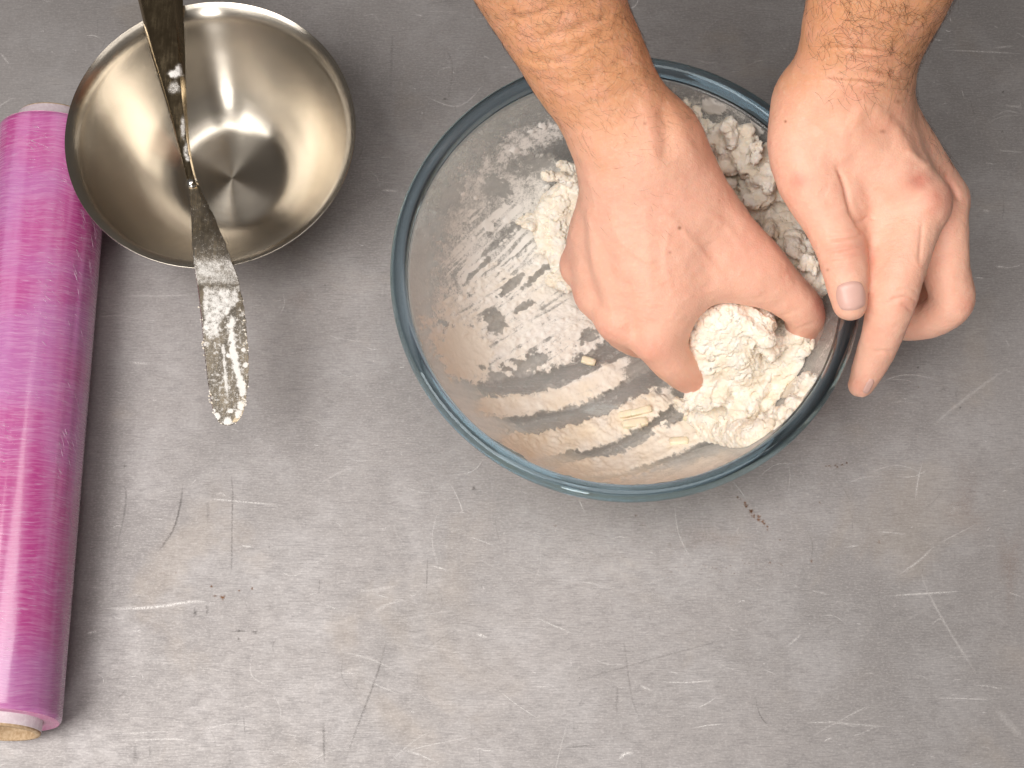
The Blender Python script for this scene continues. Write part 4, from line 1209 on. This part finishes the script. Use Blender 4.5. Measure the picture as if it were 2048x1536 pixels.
# overall dust
d = 0.16+0.14*n2(60, 60, 0, 1)
beige = np.zeros_like(X); thick = np.zeros_like(X)
d = np.maximum(d, 0.62*blob(1010, 460, 130, 150, 0.5, 0.35, 1)*(0.55+0.9*n2(24, 24, 0, 2)))
d = np.maximum(d, stroke([(945, 380), (985, 330), (1040, 290), (1110, 258), (1150, 262)], 26, 0.9, 0.6, 3)*(0.35+0.75*n2(10, 10, 0, 4)))
d = np.maximum(d, blob(1015, 515, 140, 110, -0.6, 0.4, 6)*(0.22+0.80*sstep(0.38, 0.66, diag)))
d = np.maximum(d, blob(905, 590, 50, 130, 0.1, 0.4, 7)*(0.30+0.45*n2(10, 40, 0.2, 8)))
g = blob(1045, 640, 190, 118, -0.12, 0.30, 9)*(-0.05+0.95*n2(70, 6, -0.55, 10)+0.75*n2(22, 14, -0.5, 15))
d = np.maximum(d, g); thick = np.maximum(thick, 0.0014*g*n2(10, 10, 0, 13)**2*2); beige = np.maximum(beige, 0.45*g*n2(40, 40, 0, 14))
g = blob(930, 705, 62, 58, 0.5, 0.35, 11)
d = np.maximum(d, g*(0.72+0.4*n2(14, 14, 0, 12))); beige = np.maximum(beige, 0.40*g); thick = np.maximum(thick, 0.0007*g)
for x, y, rx, ry, a, q in ((985, 642, 28, 22, .4, .75), (1048, 728, 44, 24, -0.5, 1), (1020, 573, 46, 10, -0.7, .9), (1060, 610, 16, 9, -.5, .9), (1175, 672, 22, 12, -.4, .7), (990, 372, 26, 21, .3, .7), (1040, 618, 24, 7, -.7, .8), (1080, 545, 40, 8, -.75, .9), (955, 540, 60, 7, -.75, .6), (960, 735, 12, 10, 0, .6), (890, 650, 16, 12, .4, .7), (1010, 470, 60, 8, -.75, .5), (1130, 470, 30, 14, -.9, .6)):
    d = d*(1-q*blob(x, y, rx*0.85, ry*0.8, a, 0.75, int(x)))
# smears pulled by the fingers, and the bare glass between them
lowzone = sstep(735, 775, Y-(X-940)*-0.22)*(X > 900)*(X < 1420)
for poly, w, amt, b, tk in (([(935, 803), (1030, 812), (1110, 800), (1190, 768), (1265, 735)], 21, 0.95, 0.8, .0016),
                            ([(1110, 790), (1190, 752), (1270, 716)], 10, 0.8, 0.1, .0008),
                            ([(985, 872), (1040, 892), (1110, 884), (1190, 860), (1290, 826), (1365, 792)], 32, 1.15, 0.9, .0034),
                            ([(1050, 918), (1120, 925), (1200, 905)], 12, 0.75, 0.7, .0010),
                            ([(1090, 948), (1180, 948), (1260, 928), (1340, 888), (1420, 850)], 27, 1.0, 0.8, .0022),
                            ([(1130, 985), (1250, 975), (1370, 945), (1480, 905)], 14, 0.7, 0.55, .0010)):
    g = stroke(poly, w*1.15, 0.45, 0.34, int(poly[0][0]))
    d = np.where(lowzone > 0.5, d*(1-0.0), d)
    v = g*amt*(0.55+0.75*arcn)
    d = np.maximum(d, v); beige = np.maximum(beige, 0.72*b*g*(0.4+n2(30, 30, 0, 77))); thick = np.maximum(thick, tk*g*(0.2+1.6*n2(26, 20, 0, 55)**2))
clear = np.zeros_like(X)
for poly, w, q in (([(925, 782), (1020, 778), (1100, 755), (1180, 722), (1260, 690)], 15, 1.0), ([(985, 850), (1070, 850), (1150, 832), (1240, 792), (1345, 740)], 17, 1.0), ([(1090, 925), (1200, 905), (1262, 880), (1335, 828), (1375, 800)], 9, .9), ([(1150, 965), (1260, 948), (1350, 915)], 7, .55), ([(1390, 905), (1450, 895), (1520, 868)], 13, .9)):
    g = stroke(poly, w, 0.45, 0.55, int(poly[1][1]))
    d = d*(1-q*g); thick = thick*(1-g); clear = np.maximum(clear, q*g)
d = np.where((lowzone > 0.1), np.maximum(d, 0.10+0.22*sstep(0.5, 0.7, arcn)), d)
# near wall: a hazy skin of flour; far wall behind the hand: dusty patches and clumps
haze = 0.30*sstep(935, 985, Y+(np.abs(X-1250)/330)**2*60)*(0.6+0.8*arcn)
ring = np.hypot((X-1262)/452, (Y-566)/418)          # 1 at the foot of the rim
film = 0.05+0.10*n2(70, 70, 0, 70)
film = np.maximum(film, 0.40*blob(1030, 470, 190, 190, 0.6, 0.3, 71)*(0.4+0.9*n2(50, 22, -0.7, 72)))
film = np.maximum(film, 0.85*sstep(0.80, 0.93, ring)*sstep(520, 900, Y)*(0.65+0.5*n2(120, 9, 0.3, 73)))
film = np.maximum(film, 0.50*sstep(0.80, 0.95, ring)*sstep(330, 560, Y)*(X < 1200))
film = np.maximum(film, 0.45*blob(1060, 650, 230, 150, -0.1, 0.3, 74)*(0.5+0.7*n2(60, 14, -0.5, 75)))
film = np.maximum(film, 0.44*lowzone*(0.4+0.8*arcn))
film = film*(1-0.6*clear*(ring < 0.85))
film = np.maximum(film, 0.30*blob(1450, 210, 110, 70, 0.5, 0.5, 76)*(0.3+n2(20, 20, 0, 77)))
haze = np.maximum(haze, 0.42*blob(1660, 760, 60, 130, 0.55, 0.3, 21)*(0.5+n2(8, 40, 0.5, 22)))
haze = np.maximum(haze, 0.30*blob(850, 660, 40, 190, 0.05, 0.3, 23)*(0.4+1.1*n2(9, 60, 0.1, 24)))
d = np.maximum(d, haze)
g = blob(1460, 205, 85, 55, 0.5, 0.6, 25)
d = np.maximum(d, g*(0.22+0.65*n2(16, 16, 0, 26)))
for x, y, rx, ry in ((1442, 166, 24, 9), (1482, 160, 10, 9), (1500, 198, 22, 13), (1405, 150, 9, 7), (1365, 135, 16, 4), (1380, 160, 12, 5), (1428, 215, 20, 12), (1510, 255, 18, 16)):
    g = blob(x, y, rx, ry, 0.5, 0.7, int(x)+3)
    d = np.maximum(d, 0.95*g); thick = np.maximum(thick, 0.0010*g)
for x, y, r in ((978, 452, 14), (950, 395, 5), (1014, 440, 7), (1088, 410, 9), (1050, 445, 6), (1092, 372, 5), (925, 388, 5), (948, 476, 8), (1060, 262, 7), (1082, 250, 8), (1030, 300, 6)):
    g = blob(x, y, r, r*0.75, 0, 0.8, int(y))
    d = np.maximum(d, g); thick = np.maximum(thick, 0.0008*g)
d = np.where((d > 0.45) & (thick > 0.0002), d*1.22, d)
d = np.clip(d, 0, 1.5)
rough = (fbm(V0*300, 4, 44)-0.30)*1.2
Vf = V0+NN*(0.0004+np.clip(thick*(0.55+1.1*rough), 0, 0.005))[:, None]
Ff = grid_faces(na, npf, True)
Ff = Ff[(np.maximum(d, film)[Ff].max(1) > 0.03)]
used, inv = np.unique(Ff, return_inverse=True)
link('flour', mesh_np('flour', Vf[used], inv.reshape(-1, 4), attrs={'d': d[used], 'haze': np.clip(1.2*film[used], 0, 0.9), 'beige': np.clip(beige[used], 0, 1)}), M_FLOUR, kind='stuff', label='white flour dust and dough smears coating the inside of the glass bowl', category='flour')

# ------------------------------------------------------------------ flour on the knife
def patch(bvh, x0, x1, y0, y1, step, dens, off=0.00012):
    xs, ys = np.arange(x0, x1, step), np.arange(y0, y1, step)
    idx = -np.ones((len(xs), len(ys)), int); V, D = [], []
    for i, x in enumerate(xs):
        for j, y in enumerate(ys):
            loc, nor = cast(bvh, x, y)
            if loc is None:
                continue
            if nor.z < 0:
                nor = -nor
            idx[i, j] = len(V); V.append(np.array(loc)+np.array(nor)*off); D.append((x, y))
    V = np.array(V); D = np.array(D)
    F = [(idx[i, j], idx[i+1, j], idx[i+1, j+1], idx[i, j+1]) for i in range(len(xs)-1) for j in range(len(ys)-1)]
    F = np.array([f for f in F if min(f) >= 0])
    dd, tk = dens(D[:, 0], D[:, 1])
    V[:, 2] += tk
    keep = dd[F].max(1) > 0.03
    return mesh_np('flour_dust', V, F[keep], attrs={'d': dd, 'haze': 0.5*dd, 'beige': np.zeros(len(V))})
def nz2(x, y, s, seed):
    return fbm(np.stack([x/s, y/s, np.zeros_like(x)], -1), 3, seed)
def dens_blade(x, y):
    d = 0.03+0.05*nz2(x, y, 20, 1)+0.10*sstep(455, 505, y)
    c = (x-383)/(0.42*(y-369)+20)
    d = np.maximum(d, sstep(500, 530, y)*(1-sstep(560, 580, y))*(0.42+0.3*nz2(x, y, 14, 2)))
    t = np.clip((y-565)/130, 0, 1)
    lim = 478-38*sstep(0.15, 0.7, t)+14*(nz2(x, y, 12, 3)-0.5)*2
    w = sstep(560, 585, y+12*(nz2(x, y, 10, 4)-.5))*(1-sstep(660, 700, y+40*(nz2(x, y, 16, 5)-.5)))*(1-sstep(-4, 6, x-lim))*sstep(0, 6, x-(402+(y-570)*0.055)+8*(nz2(x, y, 9, 6)-.5))
    d = np.maximum(d, w*(0.35+0.65*nz2(x, y, 7, 7)))
    l, _ = seg_dist2d(x, y, [(462, 640), (466, 690), (474, 740), (486, 785)])
    d = np.maximum(d, (1-sstep(2, 13, l+14*(nz2(x, y, 7, 8)-.5)))*0.95)
    l, _ = seg_dist2d(x, y, [(446, 690), (450, 740), (455, 790)])
    d = np.maximum(d, (1-sstep(1, 6, l+7*(nz2(x, y, 8, 9)-.5)))*0.75)
    for bx, by, r in ((484, 812, 11), (478, 828, 9), (462, 822, 6), (434, 833, 8), (427, 822, 5), (455, 843, 9), (488, 770, 7), (492, 730, 6), (413, 655, 6), (456, 712, 5), (487, 700, 5)):
        d = np.maximum(d, 1-sstep(0.6, 1.2, np.hypot(x-bx, y-by)/r+0.7*(nz2(x, y, 6, 10)-.5)))
    d = np.maximum(d, (0.30+0.30*sstep(0.55, 0.70, nz2(x, y, 5, 11)))*sstep(580, 640, y))
    return d, 0.0006*np.clip(d-0.45, 0, 1)*nz2(x, y, 5, 12)
bl = blade.data
bvh_b = BVHTree.FromPolygons([tuple(v.co) for v in bl.vertices], [tuple(p.vertices) for p in bl.polygons])
put(link('flour_dust', patch(bvh_b, 374, 500, 372, 853, 1.4, dens_blade), mat_flour('flour on knife', 0.34), kind='stuff'), knife)
def dens_handle(x, y):
    d = np.zeros_like(x)
    for bx, by, rx, ry, a in ((350, 148, 16, 8, .8), (358, 142, 8, 12, .7), (348, 176, 12, 12, .5), (366, 255, 5, 22, .6), (372, 300, 5, 18, .55), (376, 318, 6, 6, .6)):
        d = np.maximum(d, a*(1-sstep(0.5, 1.3, np.hypot((x-bx)/rx, (y-by)/ry)+0.9*(nz2(x, y, 8, 13)-.5))))
    return d, 0*x
hb = handle.data
bvh_h = BVHTree.FromPolygons([tuple(v.co) for v in hb.vertices], [tuple(p.vertices) for p in hb.polygons])
put(link('flour_dust', patch(bvh_h, 325, 392, 120, 335, 1.6, dens_handle), bpy.data.materials['flour on knife'], kind='stuff'), knife)
# crumbs of flour clinging to the blade's edge
rk = random.Random(8)
pts = []
for k in range(64):
    y = rk.choice([rk.uniform(600, 700), rk.uniform(690, 850), rk.uniform(780, 850)])
    l = np.interp(y, BST[:, 2], BST[:, 0]); r = np.interp(y, BST[:, 2], BST[:, 1])
    x = (l-rk.uniform(-3, 3)) if rk.random() < 0.45 else (r+rk.uniform(-8, 2))
    c = P(x, y, KZ+0.0016); q = rk.uniform(0.0003, 0.00065)
    pts.append((np.array([c+np.array([-q, 0, 0]), c+np.array([-q*.6, q*.2, q*.2]), c+np.array([0, q*.1, 0]), c+np.array([q*.6, -q*.3, 0]), c+np.array([q, 0, 0])]), q*np.array([0.15, .8, 1, .8, .15])))
V, F = tubes(pts, 6)
V += (fbm(V*2500, 2, 3)[:, None]-0.5)*0.0005
put(link('flour_crumbs', mesh_np('flour_crumbs', V, F), M_DOUGH, kind='stuff'), knife)
